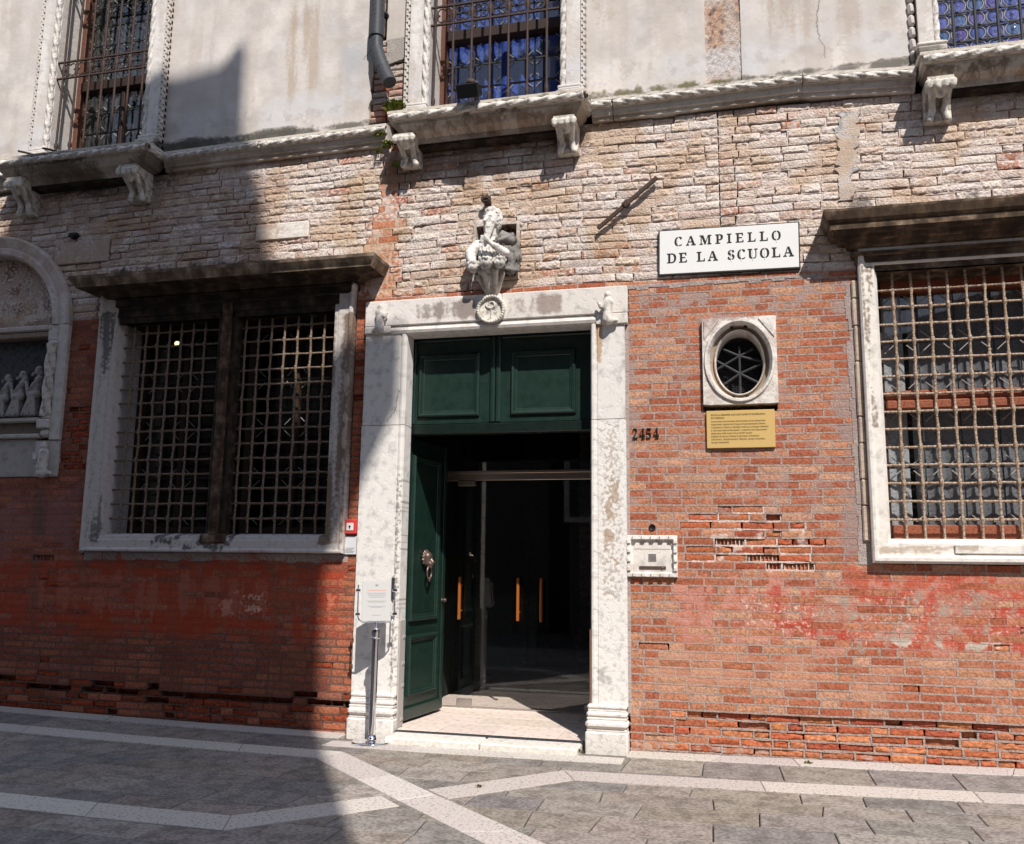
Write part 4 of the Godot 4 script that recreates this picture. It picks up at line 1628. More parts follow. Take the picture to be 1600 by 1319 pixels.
func window_round_panes() -> void:
	var w := group("window", building)
	tag(w, "upper right window glazed with round bullseye panes")
	var base := 5.93
	var y1 := 8.65
	var xa := 4.0
	var xb := 5.25
	var fr := MB.new()
	fr.col = A(240, 234, 226)
	for s in 2:
		var e := xa if s == 0 else xb
		var sg := -1.0 if s == 0 else 1.0
		var pl := PackedVector2Array()
		for q in [[0.0, -0.42], [0.0, 0.035], [0.012, 0.05], [0.035, 0.05], [0.04, 0.085], [0.165, 0.085], [0.165, -0.42]]:
			pl.append(Vector2(e + sg * q[0], q[1]))
		if sg > 0:
			pl.reverse()
		fr.prism(pl, -y1, -base, Transform3D(Basis(Vector3(1, 0, 0), Vector3(0, 0, 1), Vector3(0, -1, 0)), Vector3.ZERO))
		var c := e + sg * 0.07
		for q in [[0.0, 0.06, 0.13, 0.13], [0.06, 0.085, 0.1, 0.105], [0.085, 0.15, 0.12, 0.125], [0.15, 0.18, 0.125, 0.13], [0.18, 0.2, 0.1, 0.1]]:
			fr.box(Vector3(c - q[2], base + q[0], -0.05), Vector3(c + q[2], base + q[1], q[3] + 0.02), 0.012)
	obj("frame", fr, M.stone, w)
	var rp := MB.new()
	rp.col = A(240, 232, 224)
	rp.rope(Vector3(xa - 0.015, base + 0.2, 0.06), Vector3(xa - 0.015, y1, 0.06), 0.03, -0.17)
	obj("rope_moulding", rp, M.carved, w)
	var dn := MB.new()
	var y := base - 0.05
	while y < y1:
		dn.col = vary(A(236, 226, 216), 0.05)
		dn.box(Vector3(3.775, y, -0.02), Vector3(3.832, y + 0.105, 0.06), 0.02, Transform3D(Basis(Vector3(0, 0, 1), 0.12), Vector3(0, 0, 0)).translated(Vector3(3.8, y, 0)) * Transform3D(Basis(), Vector3(-3.8, -y, 0)))
		y += 0.115
	tag(obj("dentil_band", dn, M.stone, w), "", "", "", "stuff")
	sill(3.79, 5.6, 5.92, 0.32, w)
	corbel(3.95, 5.39, 5.71, 0.27, 0.21, w)
	# bullseye panes
	var dx := 0.148
	var dy := 0.142
	var disc := MB.new()
	var prof := [Vector2(0.064, -0.004), Vector2(0.06, 0.002), Vector2(0.046, 0.004), Vector2(0.043, 0.007), Vector2(0.024, 0.004), Vector2(0.017, 0.007), Vector2(0.013, 0.015), Vector2(0.006, 0.02), Vector2(0.0005, 0.021)]
	disc.lathe(prof, Transform3D(Basis(Vector3(1, 0, 0), PI / 2), Vector3.ZERO), 20)
	var back := prof.duplicate()
	var ring := MB.new()
	ring.lathe([Vector2(0.062, 0.0), Vector2(0.064, 0.008), Vector2(0.067, 0.01), Vector2(0.071, 0.008), Vector2(0.073, 0.0)], Transform3D(Basis(Vector3(1, 0, 0), PI / 2), Vector3.ZERO), 20)
	var dm := disc.mesh(M.glass)
	var rm := ring.mesh(M.lead)
	for i in 5:
		for j in 7:
			var at := Vector3(4.085 + dx * i, 6.05 + dy * j, -0.2)
			inst("bullseye_pane", dm, at, w).set_surface_override_material(0, M["bull_%d" % ((i * 3 + j * 5) % 4)])
			inst("lead_ring", rm, at, w)
	var g := MB.new()
	g.box(Vector3(xa, base, -0.206), Vector3(xb, y1, -0.203))
	obj("pane", g, M.glass, w)
	var bars := MB.new()
	for j in 20:
		bars.box(Vector3(xa, 6.05 + dy * (j - 0.5) - 0.006, -0.19), Vector3(xb, 6.05 + dy * (j - 0.5) + 0.006, -0.178))
	tag(obj("saddle_bar", bars, M.dark_iron, w), "", "", "", "stuff")
	for i in 6:
		var b := MB.new()
		var x := 4.14 + 0.18 * i
		b.tube(PackedVector3Array([Vector3(x, base, 0.0), Vector3(x, base + 0.13, 0.0), Vector3(x, base + 0.14, 0.0), Vector3(x, base + 0.17, 0.0), Vector3(x, base + 0.18, 0.0), Vector3(x, y1, 0.0)]), PackedFloat32Array([0.012, 0.012, 0.021, 0.021, 0.013, 0.013]), 8)
		for s: float in [-1.0, 1.0]:
			b.tube(PackedVector3Array([Vector3(x, base + 0.14, 0), Vector3(x + s * 0.02, base + 0.08, 0), Vector3(x + s * 0.035, base + 0.03, 0), Vector3(x + s * 0.06, base + 0.015, 0)]), PackedFloat32Array([0.009]), 5)
		obj("bar", b, M.dark_iron, w)
	var cu := MB.new()
	cu.col = Color(0.17, 0.2, 0.46)  # cloth carries the lavender blue of sky mirrored in the panes
	cu.quad(Vector3(xa, base, -0.5), Vector3(xb, base, -0.5), Vector3(xb, y1, -0.5), Vector3(xa, y1, -0.5))
	cu.quad(Vector3(xa, base, -0.52), Vector3(xa, y1, -0.52), Vector3(xb, y1, -0.52), Vector3(xb, base, -0.52))
	obj("curtain", cu, M.cloth, w)


func string_courses() -> void:
	for q in [[-6.5, -5.72, 5.9, 5.92], [-3.76, -2.6, 5.915, 5.935], [-2.594, -1.17, 5.935, 5.95], [0.92, 1.12, 5.955, 5.955], [1.126, 2.84, 5.955, 5.975], [2.852, 3.8, 5.97, 5.91]]:
		var s := group("string_course", building)
		var l: float = q[1] - q[0]
		var tilt := Transform3D(Basis(Vector3(0, 0, 1), atan2(q[3] - q[2], l)), Vector3(q[0], q[2], 0))
		var mb := MB.new()
		mb.col = vary(A(226, 216, 204), 0.05)
		var sec := PackedVector2Array()
		# section in (out, y)
		for e in [[-0.1, -0.2], [0.05, -0.2], [0.055, -0.165], [0.075, -0.16], [0.085, -0.1], [0.1, -0.095], [0.1, -0.035], [0.125, -0.03], [0.125, -0.004], [-0.1, 0.022]]:
			sec.append(Vector2(e[0], e[1]))
		mb.prism(sec, -l, 0.0, tilt * Transform3D(Basis(Vector3(0, 0, 1), Vector3(0, 1, 0), Vector3(-1, 0, 0)), Vector3.ZERO))
		obj("ledge", mb, M.worn_stone, s)
		var r := MB.new()
		r.col = A(240, 232, 222)
		r.rope(tilt * Vector3(0.005, -0.064, 0.115), tilt * Vector3(l - 0.005, -0.064, 0.115), 0.031, 0.17 if q[0] < 0 else -0.17)
		obj("rope_moulding", r, M.carved, s)


# ---------------------------------------------------------------- lower windows
func grille(parent: Node, m: Material, xs: Array, ys: Array, x0: float, x1: float, y0: float, y1: float, z: float, loops: bool) -> void:
	for y in ys:
		var b := MB.new()
		var p := PackedVector3Array()
		for k in 9:
			var x := lerpf(x0, x1, k / 8.0)
			p.append(Vector3(x, y + fn.get_noise_2d(x * 4, y * 9) * 0.008, z + fn.get_noise_2d(x * 4 + 60, y * 9) * 0.005))
		b.tube(p, PackedFloat32Array([0.011]), 7)
		if loops:
			b.lathe([Vector2(0.012, -0.012), Vector2(0.028, -0.008), Vector2(0.03, 0.0), Vector2(0.028, 0.008), Vector2(0.012, 0.012)], Transform3D(Basis(Vector3(0, 0, 1), PI / 2), Vector3(x0, p[0].y, z)), 8)
		obj("bar", b, m, parent)
	for x in xs:
		var b := MB.new()
		var p := PackedVector3Array()
		var r := PackedFloat32Array()
		p.append(Vector3(x, y0, z + 0.004))
		r.append(0.0115)
		var k := 0
		for y in ys:
			k += 1
			var xx: float = x + fn.get_noise_2d(x * 9, y * 3) * 0.007
			var dz := 0.008 if k % 2 else -0.004
			for e in [[-0.036, 0.0115], [-0.022, 0.0155], [0.0, 0.018], [0.022, 0.0155], [0.036, 0.0115]]:
				p.append(Vector3(xx, y + e[0], z + dz * (1 if absf(e[0]) < 0.03 else 0) + 0.004))
				r.append(e[1])
		p.append(Vector3(x, y1, z + 0.004))
		r.append(0.0115)
		b.tube(p, r, 7)
		obj("bar", b, m, parent)


func spaced(a: float, b: float, n: int) -> Array:
	var r := []
	for i in n:
		r.append(lerpf(a, b, float(i) / (n - 1)))
	return r


func window_double() -> void:
	var w := group("window", building)
	tag(w, "wide double window with iron grille and sooty stone hood, left of the doorway")
	var f := MB.new()
	f.col = A(214, 204, 198)
	f.frame(-4.41, 1.635, -1.47, 4.4, [Vector2(0, -0.06), Vector2(0, 0.075), Vector2(0.012, 0.088), Vector2(0.03, 0.088), Vector2(0.045, 0.074), Vector2(0.06, 0.07), Vector2(0.15, 0.07), Vector2(0.158, 0.06), Vector2(0.2, 0.056), Vector2(0.215, 0.02), Vector2(0.24, -0.1), Vector2(0.24, -0.5)], Vector4(1, 0.79, 1, 1.3))
	obj("frame", f, M.worn_stone, w)
	var ml := MB.new()
	ml.col = A(120, 110, 102)
	ml.box(Vector3(-2.985, 1.8, -0.16), Vector3(-2.765, 4.2, 0.05), 0.02)
	ml.col = A(170, 146, 130)
	ml.box(Vector3(-2.93, 1.8, 0.04), Vector3(-2.82, 4.2, 0.085), 0.02)
	ml.col = A(186, 166, 150)
	ml.box(Vector3(-3.02, 1.72, -0.1), Vector3(-2.73, 1.82, 0.09), 0.02)
	obj("mullion", ml, M.sooty_stone, w)
	var fz := MB.new()
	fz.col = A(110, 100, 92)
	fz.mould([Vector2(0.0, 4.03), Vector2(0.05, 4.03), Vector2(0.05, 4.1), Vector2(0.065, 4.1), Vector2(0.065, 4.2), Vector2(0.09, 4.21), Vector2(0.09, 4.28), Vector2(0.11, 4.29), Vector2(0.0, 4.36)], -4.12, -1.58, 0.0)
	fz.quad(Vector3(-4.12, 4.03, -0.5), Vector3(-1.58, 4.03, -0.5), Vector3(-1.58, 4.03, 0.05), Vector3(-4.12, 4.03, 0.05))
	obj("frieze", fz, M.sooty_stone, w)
	for q in [[-4.2, -3.35], [-3.346, -2.3], [-2.296, -1.52]]:
		var h := MB.new()
		h.col = A(250, 238, 222)
		var prof := [Vector2(0.06, 4.3), Vector2(0.13, 4.31), Vector2(0.15, 4.345), Vector2(0.22, 4.36), Vector2(0.33, 4.375), Vector2(0.335, 4.39), Vector2(0.36, 4.42), Vector2(0.385, 4.455), Vector2(0.39, 4.485), Vector2(0.37, 4.49), Vector2(0.0, 4.545)]
		# one length of the hood; only the outer ones return to the wall
		for k in prof.size() - 1:
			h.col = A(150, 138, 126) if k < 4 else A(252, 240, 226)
			var a: Vector2 = prof[k]
			var b: Vector2 = prof[k + 1]
			var l: bool = q[0] == -4.2
			var r: bool = q[1] == -1.52
			var ax0: float = q[0] - (a.x if l else 0.0)
			var bx0: float = q[0] - (b.x if l else 0.0)
			var ax1: float = q[1] + (a.x if r else 0.0)
			var bx1: float = q[1] + (b.x if r else 0.0)
			h.quad(Vector3(ax0, a.y, a.x), Vector3(ax1, a.y, a.x), Vector3(bx1, b.y, b.x), Vector3(bx0, b.y, b.x))
			if l:
				h.quad(Vector3(ax0, a.y, 0), Vector3(ax0, a.y, a.x), Vector3(bx0, b.y, b.x), Vector3(bx0, b.y, 0))
			if r:
				h.quad(Vector3(ax1, a.y, a.x), Vector3(ax1, a.y, 0), Vector3(bx1, b.y, 0), Vector3(bx1, b.y, b.x))
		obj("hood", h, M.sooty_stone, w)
	var ys := spaced(1.975, 3.945, 14)
	grille(w, M.shaded_iron, spaced(-4.05, -3.195, 7), ys, -4.2, -3.0, 1.78, 4.1, -0.06, true)
	grille(w, M.shaded_iron, spaced(-2.72, -1.83, 7), ys, -2.8, -1.7, 1.78, 4.1, -0.06, false)
	var wd := MB.new()
	wd.col = A(66, 50, 42)
	for q in [[-4.17, -3.02], [-2.83, -1.71]]:
		wd.frame(q[0], 1.82, q[1], 4.06, [Vector2(0, -0.45), Vector2(0, -0.33), Vector2(0.07, -0.33), Vector2(0.08, -0.36), Vector2(0.08, -0.42)])
		wd.box(Vector3((q[0] + q[1]) / 2 - 0.03, 1.9, -0.42), Vector3((q[0] + q[1]) / 2 + 0.03, 3.98, -0.34), 0.006)
	obj("casing", wd, M.wood, w)
	for q in [[-4.09, -3.1], [-2.75, -1.79]]:
		var md: float = (q[0] + q[1]) / 2
		pane_grid(w, q[0], md - 0.03, 1.9, 3.98, -0.39, 1, 4, 0.1)
		pane_grid(w, md + 0.03, q[1], 1.9, 3.98, -0.39, 1, 4, 0.1)


func window_right() -> void:
	var w := group("window", building)
	tag(w, "barred window with white stone frame and hood at the right edge")
	var f := MB.new()
	f.col = A(240, 232, 222)
	f.frame(3.24, 1.6, 5.2, 4.3, [Vector2(0, -0.06), Vector2(0, 0.075), Vector2(0.015, 0.09), Vector2(0.035, 0.09), Vector2(0.05, 0.072), Vector2(0.065, 0.066), Vector2(0.125, 0.06), Vector2(0.14, 0.03), Vector2(0.155, 0.0), Vector2(0.155, -0.5)], Vector4(1, 1.3, 1, 1.2))
	obj("frame", f, M.stone, w)
	var sl := MB.new()
	sl.col = A(244, 238, 228)
	sl.box(Vector3(3.86, 1.68, -0.02), Vector3(5.1, 1.755, 0.083), 0.006)
	obj("sill_repair", sl, M.stone, w)
	# thin strip of rough stone beside the frame
	var rs := MB.new()
	var y := 1.78
	while y < 4.02:
		var h := minf(rng.randf_range(0.2, 0.5), 4.03 - y)
		rs.col = vary(A(206, 186, 166), 0.1)
		rs.box(Vector3(3.175 + rng.randf_range(0, 0.015), y, -0.05), Vector3(3.238, y + h - 0.004, 0.03), 0.01)
		y += h
	obj("edge_stone", rs, M.worn_stone, w)
	var hd := MB.new()
	hd.col = A(186, 168, 152)
	hd.mould([Vector2(0.0, 4.09), Vector2(0.04, 4.09), Vector2(0.045, 4.16), Vector2(0.07, 4.165), Vector2(0.075, 4.22), Vector2(0.1, 4.225), Vector2(0.105, 4.255), Vector2(0.075, 4.265), Vector2(0.08, 4.29), Vector2(0.13, 4.3), Vector2(0.15, 4.335), Vector2(0.2, 4.34), Vector2(0.215, 4.37), Vector2(0.26, 4.375), Vector2(0.275, 4.4), Vector2(0.285, 4.4), Vector2(0.285, 4.455), Vector2(0.3, 4.46), Vector2(0.315, 4.48), Vector2(0.34, 4.545), Vector2(0.34, 4.565), Vector2(0.0, 4.61)], 3.29, 5.2)
	hd.quad(Vector3(3.29, 4.09, -0.5), Vector3(5.2, 4.09, -0.5), Vector3(5.2, 4.09, 0.04), Vector3(3.29, 4.09, 0.04))
	obj("hood", hd, M.sooty_stone, w)
	grille(w, M.rusty_iron, spaced(3.53, 4.975, 11), spaced(1.96, 3.945, 14), 3.38, 5.06, 1.76, 4.14, -0.07, false)
	var wd := MB.new()
	wd.col = A(64, 46, 40)
	wd.box(Vector3(3.40, 1.8, -0.46), Vector3(3.46, 4.12, -0.3), 0.006)
	wd.box(Vector3(4.98, 1.8, -0.46), Vector3(5.04, 4.12, -0.3), 0.006)
	wd.col = A(158, 92, 68)
	wd.box(Vector3(3.46, 1.8, -0.46), Vector3(4.98, 1.93, -0.28), 0.01)
	wd.box(Vector3(3.46, 2.93, -0.46), Vector3(4.98, 3.01, -0.27), 0.012)
	wd.box(Vector3(3.46, 3.015, -0.46), Vector3(4.98, 3.1, -0.3), 0.012)
	wd.box(Vector3(3.46, 4.0, -0.46), Vector3(4.98, 4.12, -0.3), 0.01)
	obj("casing", wd, M.wood, w)
	pane_grid(w, 3.46, 4.98, 1.93, 2.93, -0.38, 5, 2, 0.1)
	pane_grid(w, 3.46, 4.98, 3.1, 4.0, -0.38, 5, 2, 0.1)
	# pale curtains behind the panes
	for q in [[3.44, 3.66], [3.7, 5.0]]:
		var p := PackedVector3Array()
		var nx := int((q[1] - q[0]) / 0.02)
		for j in 2:
			for i in nx + 1:
				p.append(Vector3(lerpf(q[0], q[1], float(i) / nx), 1.8 + 2.3 * j, -0.5 + 0.012 * sin(i * 0.9)))
		var cu := MB.new()
		cu.col = Color(0.42, 0.44, 0.46) if q[0] < 3.5 else Color(0.2, 0.21, 0.23)
		cu.surf(p, nx + 1, 2)
		obj("curtain", cu, M.cloth, w)


# ---------------------------------------------------------------- doorway
func kneeler(mb: MB, x: float, y: float, z: float, h: float, face: float) -> void:
	# small kneeling figure in relief, looking towards +x when face is 1
	var s := h / 0.3
	var pr := []
	for q in [
		[0.0, 0.25, 0.035, 0.0, 0.262, 0.03, 0.03, 0.03], [0.01, 0.215, 0.02, 0.012, 0.23, 0.03, 0.016, 0.018],
		[-0.005, 0.19, 0.03, 0.0, 0.12, 0.03, 0.046, 0.04], [0.0, 0.12, 0.03, 0.0, 0.02, 0.03, 0.042, 0.05],
		[0.03, 0.18, 0.045, 0.06, 0.14, 0.05, 0.02, 0.018], [0.06, 0.14, 0.05, 0.085, 0.185, 0.045, 0.018, 0.014],
		[-0.01, 0.02, 0.025, -0.075, 0.015, 0.02, 0.03, 0.02],
	]:
		pr.append([Vector3(x + q[0] * face * s, y + q[1] * s, z + q[2] * s * 1.15), Vector3(x + q[3] * face * s, y + q[4] * s, z + q[5] * s * 1.15), q[6] * s, q[7] * s])
	blend(mb, pr, 0.0085, 0.012, 0.003)


func doorway() -> void:
	var d := group("door_surround", building)
	tag(d, "white stone doorway with carved lintel and moulded bases")
	for s: float in [-1.0, 1.0]:
		for q in [[0.36, 2.86], [2.866, 3.77]]:
			var pl := PackedVector2Array()
			var sc := 1.0 if q[0] < 1 else 0.995
			for e in [[0.9, -0.14], [0.9, 0.03], [0.912, 0.052], [0.93, 0.056], [0.95, 0.052], [0.956, 0.036], [0.962, 0.036], [0.968, 0.046], [1.04, 0.046] if s < 0 else [1.0, 0.046], [1.22 * sc if s > 0 else 1.34 * sc, 0.046], [1.22 * sc if s > 0 else 1.34 * sc, -0.14]]:
				pl.append(Vector2(s * e[0], e[1]))
			if s > 0:
				pl.reverse()
			var mb := MB.new()
			mb.col = A(242, 236, 230) if q[0] < 1 else A(236, 230, 224)
			mb.prism(pl, -q[1], -q[0], Transform3D(Basis(Vector3(1, 0, 0), Vector3(0, 0, 1), Vector3(0, -1, 0)), Vector3.ZERO))
			obj("jamb", mb, M.worn_stone if s > 0 and q[0] < 1 else M.stone, d)
		# moulded base
		var b := MB.new()
		b.col = A(238, 230, 222)
		var xa := -1.345 if s < 0 else 0.86
		var xb := -0.89 if s < 0 else 1.225
		for q in [[-0.1, 0.155, 0.12, 0.0, 0.012], [0.155, 0.18, 0.1, -0.01, 0.006], [0.18, 0.25, 0.125, 0.0, 0.03], [0.25, 0.27, 0.1, -0.012, 0.005], [0.27, 0.32, 0.1, -0.008, 0.022], [0.32, 0.335, 0.08, -0.02, 0.004], [0.335, 0.375, 0.085, -0.012, 0.018]]:
			b.box(Vector3(xa - q[3], q[0], -0.1), Vector3(xb + q[3], q[1], q[2]), q[4])
		obj("base", b, M.worn_stone, d)
	# lintel in two lengths, eared at the ends, inner moulding below
	for q in [[-1.34, 0.05], [0.053, 1.243]]:
		var mb := MB.new()
		mb.col = A(238, 230, 224) if q[0] < 0 else A(232, 224, 216)
		mb.box(Vector3(q[0], 3.842, -0.14), Vector3(q[1], 4.1, 0.07), 0.008)
		if q[0] < 0:
			mb.box(Vector3(-1.34, 3.772, -0.14), Vector3(-1.07, 3.842, 0.07), 0.006)
		else:
			mb.box(Vector3(0.955, 3.742, -0.14), Vector3(1.243, 3.842, 0.07), 0.006)
		obj("lintel", mb, M.stone, d)
	var im := MB.new()
	im.col = A(240, 232, 224)
	var sec := PackedVector2Array()
	for e in [[-0.14, 3.75], [0.03, 3.75], [0.06, 3.765], [0.072, 3.79], [0.065, 3.812], [0.05, 3.82], [0.05, 3.836], [-0.14, 3.836]]:
		sec.append(Vector2(e[0], e[1]))
	im.prism(sec, -2.02, 0.0, Transform3D(Basis(Vector3(0, 0, 1), Vector3(0, 1, 0), Vector3(-1, 0, 0)), Vector3(-1.066, 0, 0)))
	obj("lintel_moulding", im, M.stone, d)
	var kl := MB.new()
	kl.col = A(240, 233, 226)
	kneeler(kl, -1.17, 3.79, 0.065, 0.28, 1.0)
	obj("kneeling_carving", kl, M.carved, d)
	var kr := MB.new()
	kr.col = A(236, 228, 218)
	kneeler(kr, 1.07, 3.75, 0.075, 0.3, -1.0)
	obj("kneeling_carving", kr, M.carved, d)
	# roundel with a beaded rim and a worn crozier
	var ro := MB.new()
	ro.col = A(236, 228, 216)
	var rx := Transform3D(Basis(Vector3(1, 0, 0), PI / 2), Vector3(-0.045, 3.94, 0.07))
	ro.lathe([Vector2(0.138, 0.0), Vector2(0.138, 0.03), Vector2(0.112, 0.028), Vector2(0.108, 0.014), Vector2(0.0005, 0.012)], rx, 30)
	var rim := PackedVector3Array()
	for k in 33:
		var a := TAU * k / 32
		rim.append(Vector3(-0.045 + cos(a) * 0.126, 3.94 + sin(a) * 0.126, 0.1))
	for k in 32:
		ro.tube(PackedVector3Array([rim[k], rim[k].lerp(rim[k + 1], 0.5), rim[k + 1]]), PackedFloat32Array([0.012, 0.02, 0.012]), 7, false)
	var cz := []
	cz.append([Vector3(-0.045, 3.86, 0.085), Vector3(-0.045, 3.95, 0.085), 0.008, 0.008])
	for k in 9:
		var a := k * 0.75 + 3.4
		var r2 := 0.05 - k * 0.0035
		cz.append([Vector3(-0.045 + cos(a) * r2, 3.99 + sin(a) * r2 * 0.8, 0.088), Vector3(-0.045 + cos(a + 0.4) * r2, 3.99 + sin(a + 0.4) * r2 * 0.8, 0.088), 0.012, 0.01])
	blend(ro, cz, 0.007, 0.008, 0.004)
	obj("roundel", ro, M.carved, d)
	# steel plates at the foot of both reveals
	for s: float in [-1.0, 1.0]:
		var pl := MB.new()
		pl.col = A(190, 182, 176) if s < 0 else A(150, 118, 98)
		pl.box(Vector3(-0.899, 0.07, -0.12) if s < 0 else Vector3(0.885, 0.07, -0.12), Vector3(-0.885, 1.03, 0.02) if s < 0 else Vector3(0.899, 1.0, 0.02), 0.003)
		for y: float in [0.12, 0.42, 0.62, 0.86]:
			pl.box(Vector3(s * 0.884 - 0.006, y, -0.11), Vector3(s * 0.884 + 0.006, y + 0.03, -0.05), 0.003)
		obj("kick_plate", pl, M.paint, d)
	var ir := MB.new()
	ir.box(Vector3(-0.97, 1.22, 0.035), Vector3(-0.94, 1.42, 0.062), 0.003)
	obj("lock_strip", ir, M.dark_iron, d)


func panelled(mb: MB, x0: float, y0: float, x1: float, y1: float, t: float, fields: Array, xf: Transform3D) -> void:
	# a board with sunk fields, each with a raised bolection round it; lit face towards +z of xf
	mb.box(Vector3(x0, y0, -t), Vector3(x1, y1, 0.0), 0.006, xf)
	for f in fields:
		mb.frame(f[0], f[1], f[2], f[3], [Vector2(-0.006, 0.0), Vector2(0.0, 0.022), Vector2(0.012, 0.034), Vector2(0.03, 0.03), Vector2(0.038, 0.014), Vector2(0.052, 0.012), Vector2(0.06, 0.004)], Vector4(1, 1, 1, 1), xf)


func door() -> void:
	var d := group("door", building)
	tag(d, "dark green panelled double door, left leaf standing open inwards")
	# fixed panels over the leaves
	var I := Transform3D(Basis(), Vector3(0, 0, -0.22))
	for q in [[-0.985, -0.075, -0.86, -0.235], [-0.07, 0.965, 0.085, 0.715]]:
		var o := group("transom_panel", d)
		var mb := MB.new()
		panelled(mb, q[0], 2.9, q[1], 3.87, 0.06, [[q[2], 2.975, q[3], 3.6]], I)
		obj("board", mb, M.green_paint, o)
		var bd := MB.new()
		bd.box(Vector3(q[1] - 0.05 if q[0] < -0.5 else q[0], 2.9, -0.23), Vector3(q[1] if q[0] < -0.5 else q[0] + 0.05, 3.87, -0.19), 0.014)
		bd.box(Vector3(q[0] if q[0] < -0.5 else q[1] - 0.09, 2.9, -0.23), Vector3(q[0] + 0.09 if q[0] < -0.5 else q[1], 3.87, -0.2), 0.012)
		bd.box(Vector3(q[0] + 0.05, 3.73, -0.23), Vector3(q[1] - 0.05, 3.78, -0.198), 0.012)
		obj("bead", bd, M.green_paint, o)
	var bm := MB.new()
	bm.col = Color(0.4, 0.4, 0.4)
	bm.box(Vector3(-0.99, 2.8, -0.32), Vector3(0.97, 2.896, -0.19), 0.008)
	obj("rail", bm, M.green_paint, d)
	# the leaves, swung inwards
	for s: float in [-1.0, 1.0]:
		var hinge := Vector3(-0.965, 0.0, -0.17) if s < 0 else Vector3(0.955, 0.0, -0.17)
		var far := Vector3(-0.86, 0.0, -1.14) if s < 0 else Vector3(0.93, 0.0, -1.14)
		var along := (far - hinge).normalized()
		# local x from the hinge to the free edge (left leaf), z faces the passage
		var b := Basis(along, Vector3.UP, along.cross(Vector3.UP)) if s < 0 else Basis(-along, Vector3.UP, (-along).cross(Vector3.UP))
		var leaf := group("door_leaf", d)
		leaf.transform = Transform3D(b, hinge if s < 0 else far)
		var mb := MB.new()
		panelled(mb, 0.0, 0.085, 0.97, 2.79, 0.06, [[0.17, 1.0, 0.8, 2.62], [0.17, 0.3, 0.8, 0.86]], Transform3D.IDENTITY)
		mb.box(Vector3(0.0, 0.085, 0.0), Vector3(0.06, 2.79, 0.02), 0.008)
		mb.box(Vector3(0.9, 0.085, 0.0), Vector3(0.97, 2.79, 0.018), 0.008)
		mb.box(Vector3(0.06, 0.085, 0.0), Vector3(0.9, 0.2, 0.03), 0.014)
		obj("panel", mb, M.green_paint, leaf)
		if s > 0:
			continue
		# knocker: a mask with a ring
		var kn := MB.new()
		var kp := [[Vector3(0.49, 1.62, 0.03), Vector3(0.49, 1.57, 0.035), 0.056, 0.046], [Vector3(0.49, 1.6, 0.075), Vector3(0.49, 1.565, 0.095), 0.017, 0.022], [Vector3(0.49, 1.545, 0.07), Vector3(0.49, 1.53, 0.07), 0.032, 0.024], [Vector3(0.468, 1.607, 0.09), Vector3(0.468, 1.606, 0.09), 0.012, 0.012, 1], [Vector3(0.512, 1.607, 0.09), Vector3(0.512, 1.606, 0.09), 0.012, 0.012, 1]]
		for k in 11:
			var ka := -0.6 + k * 0.44
			kp.append([Vector3(0.49 + cos(ka) * 0.062, 1.605 + sin(ka) * 0.062, 0.025), Vector3(0.49 + cos(ka) * 0.078, 1.605 + sin(ka) * 0.078, 0.02), 0.021, 0.014])
		blend(kn, kp, 0.0075, 0.01, 0.003)
		var ring := PackedVector3Array()
		for k in 17:
			var a := TAU * k / 16
			ring.append(Vector3(0.49 + sin(a) * 0.05, 1.465 + cos(a) * 0.065, 0.06))
		kn.tube(ring, PackedFloat32Array([0.011]), 7)
		blend(kn, [[Vector3(0.49, 1.4, 0.06), Vector3(0.49, 1.38, 0.06), 0.02, 0.012]], 0.008)
		obj("knocker", kn, M.bronze, leaf)
		var kb := MB.new()
		kb.lathe([Vector2(0.02, 0.0), Vector2(0.014, 0.02), Vector2(0.022, 0.035), Vector2(0.015, 0.048), Vector2(0.0005, 0.05)], Transform3D(Basis(Vector3(1, 0, 0), PI / 2), Vector3(0.9, 1.18, 0.018)), 12)
		obj("knob", kb, M.bronze, leaf)


func glass_screen() -> void:
	var g := group("glass_door", building)
	tag(g, "frameless glass entrance doors with wooden pull handles inside the doorway")
	var z := -1.4
	for q in [[-1.155, -0.79, 0.09, 2.45], [-0.785, -0.005, 0.09, 2.45], [0.0, 0.78, 0.09, 2.45], [0.785, 1.155, 0.09, 2.45], [-1.155, -0.22, 2.57, 4.7], [-0.215, 1.155, 2.57, 4.7]]:
		var p := MB.new()
		p.box(Vector3(q[0], q[2], z - 0.005), Vector3(q[1], q[3], z + 0.005))
		obj("pane", p, M.clear_glass, g)
	var br := MB.new()
	br.col = Color(0.9, 0.8, 0.72)
	br.box(Vector3(-1.15, 2.46, z - 0.03), Vector3(1.15, 2.565, z + 0.03), 0.004)
	br.box(Vector3(-1.15, 2.535, z + 0.03), Vector3(1.15, 2.565, z + 0.045), 0.003)
	br.box(Vector3(-0.8, 2.4, z - 0.02), Vector3(-0.6, 2.456, z + 0.05), 0.004)
	obj("top_bar", br, M.steel, g)
	for x: float in [-0.745, -0.1, 0.15]:
		var h := MB.new()
		h.box(Vector3(x - 0.014, 0.97, z + 0.05), Vector3(x + 0.014, 1.42, z + 0.09), 0.006)
		for y: float in [1.06, 1.33]:
			h.rod(Vector3(x, y, z), Vector3(x, y, z + 0.06), 0.011)
		obj("handle", h, M.handle_wood, g)
	for x: float in [-0.77, 0.6]:
		var ft := MB.new()
		ft.box(Vector3(x, 0.075, z - 0.02), Vector3(x + 0.16, 0.15, z + 0.022), 0.004)
		obj("patch_fitting", ft, M.steel, g)
	var fl := MB.new()
	fl.box(Vector3(-1.15, 0.06, z - 0.012), Vector3(1.15, 0.075, z + 0.012), 0.002)
	obj("floor_channel", fl, M.steel, g)


